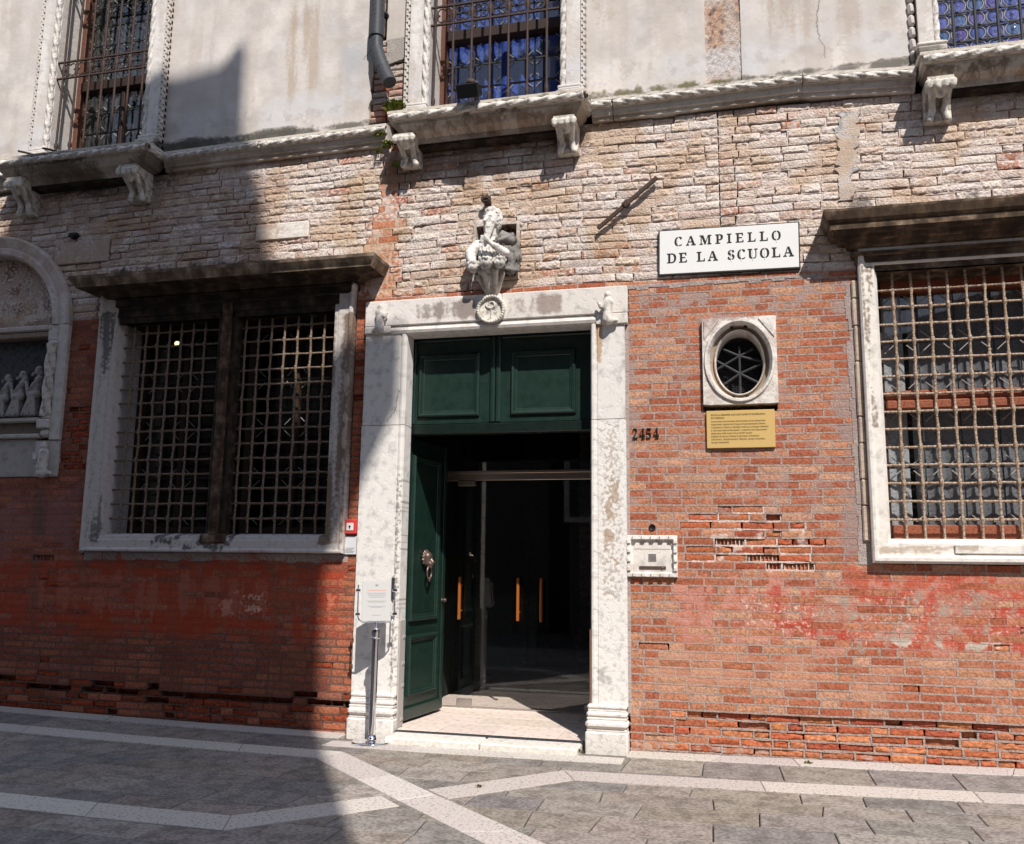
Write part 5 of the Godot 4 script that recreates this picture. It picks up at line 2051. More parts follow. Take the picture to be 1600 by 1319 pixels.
func oval_window() -> void:
	var w := group("oval_window", building)
	tag(w, "small oval window in a worn white stone block with crossed iron bars")
	var c := Vector3(2.225, 3.355, 0)
	# two stones, upper and lower, with the oval cut out: ring strips out to the block's outline
	var n := 64
	for half in 2:
		var mb := MB.new()
		mb.col = A(240, 232, 224) if half == 0 else A(236, 228, 218)
		var prof := [[1.0, -0.3], [1.0, -0.04], [1.06, -0.02], [1.1, -0.02], [1.14, -0.045], [1.3, -0.03], [1.34, 0.02], [1.44, 0.07], [1.56, 0.07], [1.6, 0.05]]
		for k in range(n * half / 2, n * (half + 1) / 2):
			var pts := []
			for e in 2:
				var a := TAU * (k + e) / n
				var dir := Vector2(cos(a), sin(a))
				var row := []
				for q in prof:
					row.append(Vector3(c.x + dir.x * 0.204 * (1.0 + (q[0] - 1.0) * 0.84), c.y + dir.y * 0.286 * (1.0 + (q[0] - 1.0) * 0.52), q[1]))
				# out to the rectangle
				var t := minf(0.318 / maxf(absf(dir.x), 1e-4), 0.392 / maxf(absf(dir.y), 1e-4))
				var rc := Vector3(c.x + dir.x * t, c.y + dir.y * t, 0.05)
				row.append(rc)
				row.append(Vector3(rc.x, rc.y, -0.13))
				pts.append(row)
			for i in pts[0].size() - 1:
				mb.col = A(176, 158, 138) if i in [2, 3, 4] else A(240, 232, 224) if half == 0 else A(236, 228, 218)
				mb.quad(pts[0][i], pts[0][i + 1], pts[1][i + 1], pts[1][i])
		for s: float in [-1.0, 1.0]:
			var y := 0.25 if half == 0 else -0.27
			if half == 0:
				mb.prism(PackedVector2Array([Vector2(c.x + s * 0.3, c.y + y - 0.05), Vector2(c.x + s * 0.3, c.y + y + 0.12), Vector2(c.x + s * 0.17, c.y + y + 0.12)] if s < 0 else [Vector2(c.x + 0.3, c.y + y - 0.05), Vector2(c.x + 0.3, c.y + y + 0.12), Vector2(c.x + 0.17, c.y + y + 0.12)]), 0.04, 0.06)
		obj("frame", mb, M.worn_stone, w)
	# bars: uprights and slanting rods that cross as a star
	var dn := func(a: float, b: float): return Vector3(c.x + a, c.y + b, -0.1)
	for q in [[0.0, -0.29, 0.0, 0.16], [-0.2, -0.045, 0.0, 0.07], [-0.2, 0.035, 0.0, -0.09], [0.2, 0.01, 0.0, 0.07], [0.2, -0.005, 0.0, -0.09], [-0.15, -0.19, 0.0, -0.09], [0.16, -0.18, 0.0, -0.09], [-0.14, 0.14, 0.0, 0.07], [0.12, 0.13, 0.0, 0.07]]:
		var b := MB.new()
		b.rod(dn.call(q[0], q[1]), dn.call(q[2], q[3]), 0.011, 8)
		obj("bar", b, M.dark_iron, w)
	# wire mesh behind
	var m := MB.new()
	for i in 27:
		var x := -0.208 + i * 0.016
		m.box(Vector3(c.x + x - 0.0016, c.y - 0.29, -0.26), Vector3(c.x + x + 0.0016, c.y + 0.29, -0.257))
	for j in 33:
		var y := -0.256 + j * 0.016
		m.box(Vector3(c.x - 0.186, c.y + y - 0.0016, -0.257), Vector3(c.x + 0.186, c.y + y + 0.0016, -0.254))
	tag(obj("wire_mesh", m, M.dark_iron, w), "", "", "", "stuff")
	var p := MB.new()
	p.col = A(214, 200, 184)
	for s: float in [-1.0, 1.0]:
		for t: float in [-1.0, 1.0]:
			p.box(Vector3(c.x + s * 0.06 - 0.014, c.y + t * 0.315 - 0.014, -0.02), Vector3(c.x + s * 0.06 + 0.014, c.y + t * 0.315 + 0.014, 0.004), 0.006)
	tag(obj("cramp_hole", p, M.dark_iron, w), "", "", "", "stuff")


# ---------------------------------------------------------------- carvings
func tabernacle() -> void:
	var t := group("stone_tabernacle")
	tag(t, "arched stone wall shrine with twisted column and kneeling monks at the left edge", "shrine")
	var c := Vector2(-5.9, 4.08)
	var k := 40
	var ar := MB.new()
	ar.col = A(214, 204, 196)
	for i in k:
		for e in [[0.84, -0.09, 0.85, 0.03], [0.85, 0.03, 0.87, 0.05], [0.87, 0.05, 0.93, 0.05], [0.93, 0.05, 0.945, 0.03], [0.945, 0.03, 1.05, 0.06], [1.05, 0.06, 1.075, 0.045], [1.075, 0.045, 1.08, -0.1]]:
			var a := deg_to_rad(118.0) * i / k
			var b := deg_to_rad(118.0) * (i + 1) / k
			var w := func(an: float, r: float, z: float): return Vector3(c.x + cos(an) * r * (1.0 + fn.get_noise_2d(an * 9, r * 3) * (0.012 if r > 1.0 else 0.0)), c.y + sin(an) * r, z)
			ar.quad(w.call(a, e[0], e[1]), w.call(a, e[2], e[3]), w.call(b, e[2], e[3]), w.call(b, e[0], e[1]))
	obj("arch", ar, M.worn_stone, t)
	var ty := MB.new()
	var p := PackedVector3Array()
	var cs := PackedColorArray()
	for j in 31:
		for i in 31:
			var x := -6.5 + 1.46 * i / 30.0
			var y := 4.08 + 0.88 * j / 30.0
			p.append(Vector3(x, y, -0.085 + fn.get_noise_2d(x * 8, y * 8) * 0.006))
			var n := fn.get_noise_2d(x * 3, y * 3 + 40)
			cs.append(A(190, 172, 158).lerp(A(150, 116, 96), clampf(0.4 + n * 1.2 + (y - 4.6) * 0.5, 0, 1)))
	ty.surf(p, 31, 31, false, cs)
	obj("tympanum", ty, M.mortar, t)
	var en := MB.new()
	en.col = A(206, 194, 184)
	en.box(Vector3(-6.5, 4.02, -0.12), Vector3(-5.02, 4.08, 0.05), 0.012)
	en.col = A(160, 140, 124)
	en.box(Vector3(-6.5, 3.95, -0.12), Vector3(-5.05, 4.018, 0.03), 0.012)
	obj("entablature", en, M.worn_stone, t)
	var pi := MB.new()
	pi.col = A(218, 210, 202)
	pi.box(Vector3(-4.94, 2.806, -0.12), Vector3(-4.815, 4.078, 0.05), 0.008)
	pi.box(Vector3(-5.08, 3.9, -0.1), Vector3(-4.93, 4.076, 0.045), 0.012)
	pi.box(Vector3(-5.09, 2.93, -0.1), Vector3(-4.93, 3.03, 0.085), 0.012)
	pi.box(Vector3(-5.06, 2.84, -0.1), Vector3(-4.93, 2.928, 0.06), 0.025)
	pi.box(Vector3(-5.05, 3.03, -0.1), Vector3(-4.935, 3.07, 0.07), 0.015)
	pi.box(Vector3(-5.06, 3.85, -0.1), Vector3(-4.925, 3.9, 0.065), 0.015)
	obj("pilaster", pi, M.stone, t)
	var co := MB.new()
	co.col = A(222, 212, 202)
	co.rope(Vector3(-5.005, 3.06, 0.03), Vector3(-5.005, 3.86, 0.03), 0.066, 0.27, 3, 18)
	obj("twisted_column", co, M.carved, t)
	var sl := MB.new()
	sl.col = A(78, 77, 80)
	sl.box(Vector3(-6.5, 3.0, -0.129), Vector3(-5.03, 3.96, -0.09))
	obj("slate_panel", sl, M.carved, t)
	var le := MB.new()
	le.col = A(206, 196, 184)
	le.box(Vector3(-6.5, 3.005, -0.12), Vector3(-5.08, 3.055, 0.06), 0.014)
	le.box(Vector3(-6.5, 2.83, -0.12), Vector3(-5.06, 2.88, 0.05), 0.012)
	le.col = A(130, 118, 106)
	le.box(Vector3(-6.5, 2.88, -0.12), Vector3(-5.09, 3.004, 0.0), 0.005)
	obj("ledge", le, M.worn_stone, t)
	var lp := MB.new()
	lp.col = A(186, 178, 170)
	lp.box(Vector3(-6.5, 2.415, -0.12), Vector3(-5.12, 2.826, 0.01), 0.008)
	lp.col = A(212, 204, 196)
	lp.box(Vector3(-5.117, 2.415, -0.12), Vector3(-4.815, 2.802, 0.03), 0.008)
	obj("lower_panel", lp, M.stone, t)
	var kf := MB.new()
	kf.col = A(224, 216, 208)
	kneeler(kf, -4.96, 2.43, 0.03, 0.36, -1.0)
	obj("kneeling_carving", kf, M.carved, t)
	for q in [[-5.22, 0.575], [-5.425, 0.53], [-5.62, 0.5]]:
		var s: float = q[1] / 0.57
		var x: float = q[0]
		var mk := MB.new()
		mk.col = A(172, 164, 158)
		var pr := []
		for e in [
			[-0.005, 0.49, -0.02, 0.0, 0.515, -0.02, 0.055, 0.052], [0.02, 0.47, -0.03, 0.03, 0.41, -0.03, 0.05, 0.05], [-0.05, 0.475, -0.005, -0.058, 0.455, 0.0, 0.022, 0.026],
			[0.02, 0.4, -0.02, 0.0, 0.24, -0.01, 0.07, 0.078], [0.0, 0.36, 0.03, -0.06, 0.26, 0.045, 0.032, 0.03], [-0.06, 0.26, 0.045, -0.1, 0.37, 0.04, 0.028, 0.022],
			[0.0, 0.24, -0.01, -0.01, 0.05, 0.0, 0.07, 0.095], [0.02, 0.05, 0.0, 0.11, 0.03, -0.01, 0.05, 0.035],
		]:
			pr.append([Vector3(x + e[0] * s, 3.055 + e[1] * 1.06 * s, -0.02 + e[2] * s), Vector3(x + e[3] * s, 3.055 + e[4] * 1.06 * s, -0.02 + e[5] * s), e[6] * 0.74 * s, e[7] * 0.74 * s])
		for f in 5:
			var fx := -0.06 + f * 0.03
			pr.append([Vector3(x + fx * 0.5 * s, 3.055 + 0.24 * s, 0.035), Vector3(x + fx * 1.3 * s, 3.055 + 0.03 * s, 0.06), 0.012, 0.017])
		pr.append([Vector3(x - 0.03 * s, 3.055 + 0.25 * s, 0.0), Vector3(x + 0.03 * s, 3.055 + 0.255 * s, 0.0), 0.052, 0.052])
		blend(mk, pr, 0.0085, 0.008, 0.003)
		obj("monk_carving", mk, M.carved, t)
	var br := MB.new()
	br.col = A(120, 108, 98)
	br.box(Vector3(-5.085, 3.06, -0.1), Vector3(-5.05, 3.95, 0.0), 0.01)
	obj("panel_edge", br, M.worn_stone, t)


func bust() -> void:
	var b := group("bust_statue")
	tag(b, "weathered white stone bust of a bearded saint in the niche over the doorway", "statue")
	var o := Vector3(-0.03, 0, 0)
	var pr := []
	var turn := Basis(Vector3.UP, -0.38) * Basis(Vector3(1, 0, 0), 0.12)
	var hub := Vector3(0.0, 4.74, 0.12)
	var cap := func(x0: float, y0: float, z0: float, x1: float, y1: float, z1: float, r0: float, r1: float): pr.append([o + Vector3(x0, y0, z0), o + Vector3(x1, y1, z1), r0, r1])
	var hd_ := func(x0: float, y0: float, z0: float, x1: float, y1: float, z1: float, r0: float, r1: float): pr.append([o + hub + turn * (Vector3(x0, y0, z0) - hub), o + hub + turn * (Vector3(x1, y1, z1) - hub), r0, r1])
	var cut := func(x0: float, y0: float, z0: float, x1: float, y1: float, z1: float, r0: float, r1: float): pr.append([o + hub + turn * (Vector3(x0, y0, z0) - hub), o + hub + turn * (Vector3(x1, y1, z1) - hub), r0, r1, 1])
	var dig := func(x0: float, y0: float, z0: float, x1: float, y1: float, z1: float, r0: float, r1: float): pr.append([o + Vector3(x0, y0, z0), o + Vector3(x1, y1, z1), r0, r1, 1])
	# robe: chest, and a long sleeve falling to the lap
	cap.call(-0.03, 4.57, 0.06, -0.03, 4.34, 0.1, 0.115, 0.12)
	cap.call(-0.15, 4.575, 0.06, 0.1, 4.58, 0.05, 0.07, 0.07)
	cap.call(-0.165, 4.58, 0.08, -0.21, 4.48, 0.15, 0.06, 0.056)
	cap.call(-0.21, 4.48, 0.15, -0.165, 4.34, 0.23, 0.054, 0.036)
	cap.call(-0.225, 4.5, 0.12, -0.2, 4.36, 0.17, 0.04, 0.045)
	for i in 6:
		cap.call(-0.11 + i * 0.032, 4.58 - absf(i - 2.5) * 0.006, 0.165, -0.1 + i * 0.038, 4.35, 0.225, 0.011, 0.013)
	for i in 5:
		dig.call(-0.093 + i * 0.032, 4.57, 0.19, -0.08 + i * 0.038, 4.36, 0.25, 0.009, 0.012)
	dig.call(-0.135, 4.56, 0.16, -0.135, 4.36, 0.25, 0.016, 0.02)
	dig.call(-0.2, 4.5, 0.215, -0.175, 4.38, 0.275, 0.006, 0.008)
	var mb := MB.new()
	mb.col = A(240, 234, 226)
	blend(mb, pr, 0.0075, 0.01, 0.002)
	obj("robe", mb, M.carved, b)
	# cape over the other shoulder, its sleeve in upright folds, in a darker grey
	pr.clear()
	cap.call(0.07, 4.68, 0.06, 0.17, 4.6, 0.07, 0.05, 0.07)
	cap.call(0.05, 4.62, 0.14, 0.19, 4.66, 0.12, 0.022, 0.02)
	cap.call(0.03, 4.57, 0.19, 0.2, 4.64, 0.14, 0.02, 0.02)
	cap.call(0.1, 4.64, 0.12, 0.19, 4.6, 0.12, 0.05, 0.045)
	cap.call(0.19, 4.58, 0.06, 0.215, 4.44, 0.07, 0.055, 0.06)
	cap.call(0.215, 4.44, 0.07, 0.17, 4.31, 0.08, 0.06, 0.045)
	for i in 7:
		cap.call(0.11 + i * 0.021, 4.52 + i * 0.006, 0.19 - i * 0.02, 0.1 + i * 0.024, 4.31, 0.19 - i * 0.02, 0.011, 0.015)
	for i in 6:
		dig.call(0.121 + i * 0.021, 4.5, 0.205 - i * 0.02, 0.112 + i * 0.024, 4.3, 0.212 - i * 0.02, 0.006, 0.009)
	dig.call(0.05, 4.56, 0.21, 0.18, 4.58, 0.19, 0.014, 0.012)
	mb = MB.new()
	mb.col = A(158, 152, 148)
	blend(mb, pr, 0.0075, 0.01, 0.002)
	obj("cape", mb, M.weathered_carving, b)
	# forearm and hand raised to the beard
	pr.clear()
	cap.call(0.15, 4.45, 0.2, 0.06, 4.5, 0.265, 0.04, 0.032)
	cap.call(0.06, 4.5, 0.265, -0.005, 4.555, 0.285, 0.026, 0.022)
	cap.call(-0.005, 4.555, 0.285, -0.03, 4.575, 0.285, 0.026, 0.022)
	for i in 4:
		cap.call(-0.03 - i * 0.006, 4.595 - i * 0.017, 0.29, -0.07 - i * 0.002, 4.605 - i * 0.019, 0.285, 0.0095, 0.008)
	cap.call(-0.01, 4.57, 0.3, -0.03, 4.61, 0.3, 0.01, 0.008)
	mb = MB.new()
	mb.col = A(240, 234, 226)
	blend(mb, pr, 0.0065, 0.008, 0.001)
	obj("forearm", mb, M.carved, b)
	# head
	pr.clear()
	cap.call(0.0, 4.74, 0.1, 0.0, 4.6, 0.06, 0.055, 0.065)
	hd_.call(0.0, 4.84, 0.12, 0.0, 4.8, 0.13, 0.078, 0.072)
	hd_.call(0.0, 4.81, 0.165, 0.0, 4.75, 0.17, 0.056, 0.046)
	hd_.call(-0.04, 4.838, 0.2, 0.04, 4.838, 0.2, 0.014, 0.014)
	hd_.call(0.0, 4.83, 0.215, 0.0, 4.785, 0.25, 0.011, 0.018)
	hd_.call(-0.042, 4.788, 0.19, -0.036, 4.768, 0.196, 0.02, 0.017)
	hd_.call(0.042, 4.788, 0.19, 0.036, 4.768, 0.196, 0.02, 0.017)
	cut.call(-0.034, 4.816, 0.224, -0.026, 4.816, 0.228, 0.018, 0.016)
	cut.call(0.034, 4.816, 0.224, 0.026, 4.816, 0.228, 0.018, 0.016)
	hd_.call(-0.03, 4.813, 0.204, -0.028, 4.813, 0.204, 0.012, 0.012)
	hd_.call(0.03, 4.813, 0.204, 0.028, 4.813, 0.204, 0.012, 0.012)
	hd_.call(-0.036, 4.752, 0.212, 0.0, 4.76, 0.228, 0.009, 0.013)
	hd_.call(0.0, 4.76, 0.228, 0.036, 4.752, 0.212, 0.013, 0.009)
	cut.call(-0.016, 4.742, 0.236, 0.016, 4.742, 0.236, 0.008, 0.008)
	hd_.call(0.0, 4.728, 0.2, 0.0, 4.6, 0.235, 0.042, 0.016)
	hd_.call(-0.026, 4.73, 0.19, -0.016, 4.62, 0.22, 0.03, 0.014)
	hd_.call(0.026, 4.73, 0.19, 0.016, 4.62, 0.22, 0.03, 0.014)
	for i in 5:
		cut.call(-0.03 + i * 0.015, 4.72, 0.24 - absf(i - 2) * 0.008, -0.018 + i * 0.009, 4.61, 0.254, 0.005, 0.005)
	for q in [[-0.03, 4.908, 0.15, 0.028], [0.0, 4.915, 0.16, 0.024], [0.03, 4.91, 0.14, 0.03], [0.06, 4.885, 0.12, 0.032], [0.076, 4.85, 0.11, 0.032], [0.082, 4.81, 0.11, 0.03], [0.078, 4.77, 0.11, 0.028], [0.066, 4.74, 0.11, 0.024], [-0.06, 4.885, 0.12, 0.03], [-0.076, 4.85, 0.11, 0.03], [-0.08, 4.81, 0.11, 0.028], [-0.074, 4.77, 0.11, 0.026]]:
		hd_.call(q[0], q[1], q[2], q[0], q[1] - 0.014, q[2] + 0.012, q[3], q[3] * 0.8)
		cut.call(q[0] * 1.15, q[1] - 0.02, q[2] + q[3] * 0.9, q[0] * 1.2, q[1] - 0.024, q[2] + q[3] * 0.8, 0.007, 0.007)
	mb = MB.new()
	mb.col = A(240, 234, 226)
	blend(mb, pr, 0.006, 0.008, 0.001)
	obj("head", mb, M.carved, b)
	# three winged heads carry it, above a tapering bracket
	for q in [[-0.155, 4.325, 0.22, 0.058], [-0.02, 4.335, 0.27, 0.062], [0.1, 4.35, 0.23, 0.056]]:
		var hd := MB.new()
		hd.col = A(238, 231, 223)
		var c := o + Vector3(q[0], q[1], q[2])
		var r: float = q[3]
		var hp := [[c, c + Vector3(0, -0.012, 0.01), r, r * 0.9]]
		for i in 14:
			var a := i * 2.4
			var e := 0.25 + 0.7 * (i / 14.0)
			hp.append([c + Vector3(cos(a) * sin(e * 1.5), 0.35 + 0.5 * cos(e * 1.6), sin(a) * sin(e * 1.5)) * r, c + Vector3(cos(a) * sin(e * 1.5) * 1.05, 0.3 + 0.5 * cos(e * 1.6), sin(a) * sin(e * 1.5) + 0.1) * r, r * 0.3, r * 0.26])
		hp.append([c + Vector3(0, -0.1, 0.95) * r, c + Vector3(0, -0.25, 1.02) * r, r * 0.16, r * 0.2])
		for s: float in [-1.0, 1.0]:
			hp.append([c + Vector3(s * 0.45, -0.35, 0.7) * r, c + Vector3(s * 0.42, -0.4, 0.7) * r, r * 0.32, r * 0.3])
		blend(hd, hp, 0.0085, 0.009, 0.002)
		obj("cherub_head", hd, M.weathered_carving, b)
	var br := MB.new()
	br.col = A(228, 218, 206)
	var bp := []
	bp.append([o + Vector3(-0.02, 4.27, 0.1), o + Vector3(-0.025, 4.1, 0.03), 0.09, 0.045])
	bp.append([o + Vector3(-0.13, 4.25, 0.15), o + Vector3(-0.06, 4.1, 0.05), 0.024, 0.02])
	bp.append([o + Vector3(0.05, 4.28, 0.2), o + Vector3(0.01, 4.1, 0.06), 0.03, 0.026])
	bp.append([o + Vector3(0.11, 4.28, 0.13), o + Vector3(0.03, 4.1, 0.04), 0.022, 0.02])
	bp.append([o + Vector3(-0.06, 4.27, 0.22), o + Vector3(-0.035, 4.1, 0.06), 0.024, 0.02])
	blend(br, bp, 0.0105, 0.016, 0.003)
	obj("bracket", br, M.carved, b)
	# the niche's lining
	var n := MB.new()
	n.col = A(196, 184, 172)
	n.frame(-0.26, 4.25, 0.205, 4.84, [Vector2(0.0, -0.1), Vector2(0.0, 0.012), Vector2(0.03, 0.012), Vector2(0.03, -0.12)])
	obj("niche_lining", n, M.worn_stone, building)


# ---------------------------------------------------------------- signs and fittings
func name_sign() -> void:
	var s := group("street_name_sign", null, Vector3(2.15, 4.39, 0.0))
	s.rotation.z = -0.014
	tag(s, "white street name panel reading CAMPIELLO DE LA SCUOLA with black border", "sign")
	var bk := MB.new()
	bk.box(Vector3(-0.622, -0.218, -0.03), Vector3(0.622, 0.218, 0.03), 0.004)
	obj("border", bk, M.dark_iron, s)
	var pn := MB.new()
	pn.col = A(244, 242, 240)
	pn.box(Vector3(-0.61, -0.206, 0.0), Vector3(0.61, 0.206, 0.036), 0.003)
	obj("panel", pn, M.paint, s)
	var cut := MB.new()
	cut.col = A(244, 242, 240)
	for q in [["CAMPIELLO", -0.475, 0.46, 0.095, 0.084], ["DE LA SCUOLA", -0.54, 0.565, -0.062, 0.087]]:
		var text: String = q[0]
		var ws := []
		var total := 0.0
		for ch in text:
			var w: float = 0.045
			var me: TextMesh = null
			if ch != " ":
				me = lettering(ch, q[4], 0.003, M.ink_black, "Droid Serif", 700)
				w = me.get_aabb().size.x
			ws.append([me, w])
			total += w
		var gap: float = (q[2] - q[1] - total) / (text.length() - 1)
		var x: float = q[1]
		for i in text.length():
			var w: float = ws[i][1]
			if ws[i][0]:
				inst("letter", ws[i][0], Vector3(x + w / 2, q[3], 0.0375), s)
				if text[i] in "COSU":
					var sx: float = x + w * 0.52
					cut.box(Vector3(sx - 0.003, q[3] - 0.06, 0.03), Vector3(sx + 0.003, q[3] + 0.06, 0.0396))
			x += w + gap
	tag(obj("stencil_gap", cut, M.paint, s), "", "", "", "stuff")


func plaque() -> void:
	var s := group("information_plaque", null, Vector3(2.217, 2.745, 0.0))
	tag(s, "ochre information plaque with brown text below the oval window", "plaque")
	var pn := MB.new()
	pn.box(Vector3(-0.289, -0.166, -0.02), Vector3(0.289, 0.166, 0.032), 0.003)
	obj("panel", pn, M.gold, s)
	var lines := ["SCUOLA GRANDE SAN GIOVANNI EVANGELISTA", "DI VENEZIA", "Antica sede monumentale dell'omonima arciconfraternita", "Importanti capolavori d'epoca rinascimentale (Pietro", "Lombardo e Mauro Codussi) e barocca (Giorgio Massari", "e Giovanni Maria Morlaiter). Conserva un importante", "Reliquiario della Santa Croce del XIV secolo.", "Dipinti di Jacopo Palma il Giovane, Domenico", "Tintoretto, Giandomenico Tiepolo, Jacopo Guarana,", "Jacopo Marieschi."]
	var widths := [0.46, 0.115, 0.46, 0.46, 0.485, 0.47, 0.35, 0.405, 0.455, 0.155]
	for i in lines.size():
		var t := lettering(lines[i], 0.0135 if i > 1 else 0.0125, 0.0012, M.print, "Droid Serif", 700 if i < 2 else 400)
		var a := t.get_aabb()
		var k: float = widths[i] / a.size.x
		t.pixel_size *= k
		inst("text_line", t, Vector3(-0.25 + widths[i] / 2, 0.127 - i * 0.0265 - (0.004 if i > 1 else 0.0), 0.0328), s)


func door_number() -> void:
	var s := group("house_number", null, Vector3(1.39, 2.725, 0.0))
	tag(s, "black metal house number 2454 fixed to the bricks right of the doorway", "house number")
	var x := -0.093
	for ch in "2454":
		var o := inst("digit", lettering(ch, 0.09, 0.01, M.black, "Droid Serif", 400), Vector3(x, 0, 0.009), s)
		o.scale = Vector3(0.8, 1, 1)
		x += 0.062


func letter_plate() -> void:
	var s := group("letterbox_plate", null, Vector3(1.438, 1.64, 0.0))
	tag(s, "white stone letterbox plate with dentil border and bronze slot", "letterbox")
	var f := MB.new()
	f.col = A(244, 238, 230)
	f.frame(-0.218, -0.18, 0.218, 0.18, [Vector2(0, -0.03), Vector2(0, 0.034), Vector2(0.004, 0.04), Vector2(0.03, 0.04), Vector2(0.036, 0.028), Vector2(0.037, 0.012), Vector2(0.05, 0.01)])
	obj("frame", f, M.stone, s)
	var d := MB.new()
	d.col = A(244, 238, 230)
	for i in 5:
		for y: float in [-0.18, 0.142]:
			d.box(Vector3(-0.17 + i * 0.079, y, 0.03), Vector3(-0.13 + i * 0.079, y + 0.038, 0.056), 0.006)
	for i in 4:
		for x: float in [-0.218, 0.186]:
			d.box(Vector3(x, -0.13 + i * 0.079, 0.03), Vector3(x + 0.032, -0.09 + i * 0.079, 0.056), 0.006)
	tag(obj("dentil", d, M.stone, s), "", "", "", "stuff")
	var p := MB.new()
	p.col = A(236, 228, 220)
	p.box(Vector3(-0.17, -0.135, -0.02), Vector3(0.17, 0.135, 0.012), 0.004)
	p.box(Vector3(-0.155, 0.06, 0.0), Vector3(0.155, 0.118, 0.016), 0.003)
	obj("panel", p, M.stone, s)
	var g := MB.new()
	for i in 6:
		g.box(Vector3(-0.032 + i * 0.0115, -0.045, 0.01), Vector3(-0.0265 + i * 0.0115, 0.02, 0.0155), 0.0)
		g.box(Vector3(-0.032, -0.045 + i * 0.0115, 0.01), Vector3(0.034, -0.0395 + i * 0.0115, 0.0145), 0.0)
	tag(obj("speaker_grille", g, M.steel, s), "", "", "", "stuff")
	var sl := MB.new()
	sl.box(Vector3(-0.115, -0.115, 0.005), Vector3(0.118, -0.085, 0.02), 0.004)
	sl.lathe([Vector2(0.01, 0.0), Vector2(0.008, 0.012), Vector2(0.0005, 0.014)], Transform3D(Basis(Vector3(1, 0, 0), PI / 2), Vector3(0.09, -0.1, 0.018)), 10)
	obj("slot", sl, M.bronze, s)


func small_things() -> void:
	var bl := MB.new()
	bl.at = Vector3(1.44, 1.89, 0)
	bl.lathe([Vector2(0.03, -0.02), Vector2(0.03, 0.008), Vector2(0.024, 0.014), Vector2(0.02, 0.004), Vector2(0.008, 0.002), Vector2(0.0005, 0.006)], Transform3D(Basis(Vector3(1, 0, 0), PI / 2), Vector3(1.44, 1.89, 0)), 18)
	tag(obj("bell_push", bl, M.black), "round black bell push above the letterbox plate", "doorbell")
	# wrought iron tie across the old bricks
	var ti := MB.new()
	ti.at = Vector3(1.25, 4.9, 0)
	var x := Transform3D(Basis(Vector3(0, 0, 1), atan2(0.44, 0.54)), Vector3(1.25, 4.9, 0.055))
	ti.box(Vector3(-0.36, -0.02, -0.012), Vector3(0.36, 0.02, 0.012), 0.005, x)
	ti.box(Vector3(-0.05, -0.033, -0.02), Vector3(0.02, 0.033, 0.024), 0.01, x)
	ti.rod(Vector3(1.24, 4.89, -0.1), Vector3(1.24, 4.89, 0.05), 0.016)
	tag(obj("iron_tie", ti, M.brown_iron), "slanting rusty iron tie bar fixed across the old brickwork", "iron bar")
	var st := MB.new()
	st.at = Vector3(-0.115, 5.05, 0)
	st.box(Vector3(-0.15, 5.02, -0.1), Vector3(-0.085, 5.065, 0.1), 0.008)
	st.box(Vector3(-0.165, 5.03, 0.06), Vector3(-0.07, 5.085, 0.1), 0.01)
	tag(obj("iron_stub", st, M.brown_iron), "short rusty iron stub sticking out of the bricks above the bust", "iron stub")
	var cl := MB.new()
	cl.at = Vector3(-4.88, 5.1, 0)
	cl.box(Vector3(-4.945, 5.075, -0.05), Vector3(-4.83, 5.125, 0.05), 0.012)
	cl.box(Vector3(-4.9, 5.05, 0.0), Vector3(-4.86, 5.08, 0.06), 0.008)
	tag(obj("iron_clamp", cl, M.black), "small black iron clamp above the grey inset stone at left", "clamp")
	# fire alarm and the card under it
	var fa := group("fire_alarm_box", null, Vector3(-1.418, 1.89, 0))
	tag(fa, "red fire alarm box beside the left door jamb", "fire alarm")
	var r := MB.new()
	r.box(Vector3(-0.066, -0.07, -0.02), Vector3(0.066, 0.07, 0.05), 0.008)
	obj("housing", r, M.red_plastic, fa)
	var w := MB.new()
	w.col = A(236, 230, 226)
	w.box(Vector3(-0.036, -0.036, 0.04), Vector3(0.036, 0.036, 0.054), 0.003)
	obj("window", w, M.paint, fa)
	var dt := MB.new()
	dt.lathe([Vector2(0.011, 0.0), Vector2(0.01, 0.004), Vector2(0.0005, 0.005)], Transform3D(Basis(Vector3(1, 0, 0), PI / 2), Vector3(0, 0.002, 0.053)), 10)
	dt.box(Vector3(-0.004, -0.02, 0.05), Vector3(0.004, 0.0, 0.0555))
	obj("push_button", dt, M.black, fa)
	var cd := group("notice_card", null, Vector3(-1.42, 1.717, 0))
	tag(cd, "small pale notice card under the red fire alarm box", "notice")
	var cb := MB.new()
	cb.col = A(226, 228, 230)
	cb.box(Vector3(-0.066, -0.088, -0.01), Vector3(0.062, 0.088, 0.022), 0.002)
	obj("card", cb, M.paint, cd)
	var tx := MB.new()
	for i in 5:
		tx.box(Vector3(-0.05 + (0.008 if i == 0 else 0.0), -0.03 - i * 0.011, 0.02), Vector3(0.048 - 0.012 * (i % 3), -0.026 - i * 0.011, 0.0228))
	tag(obj("print_line", tx, M.ink, cd), "", "", "", "stuff")


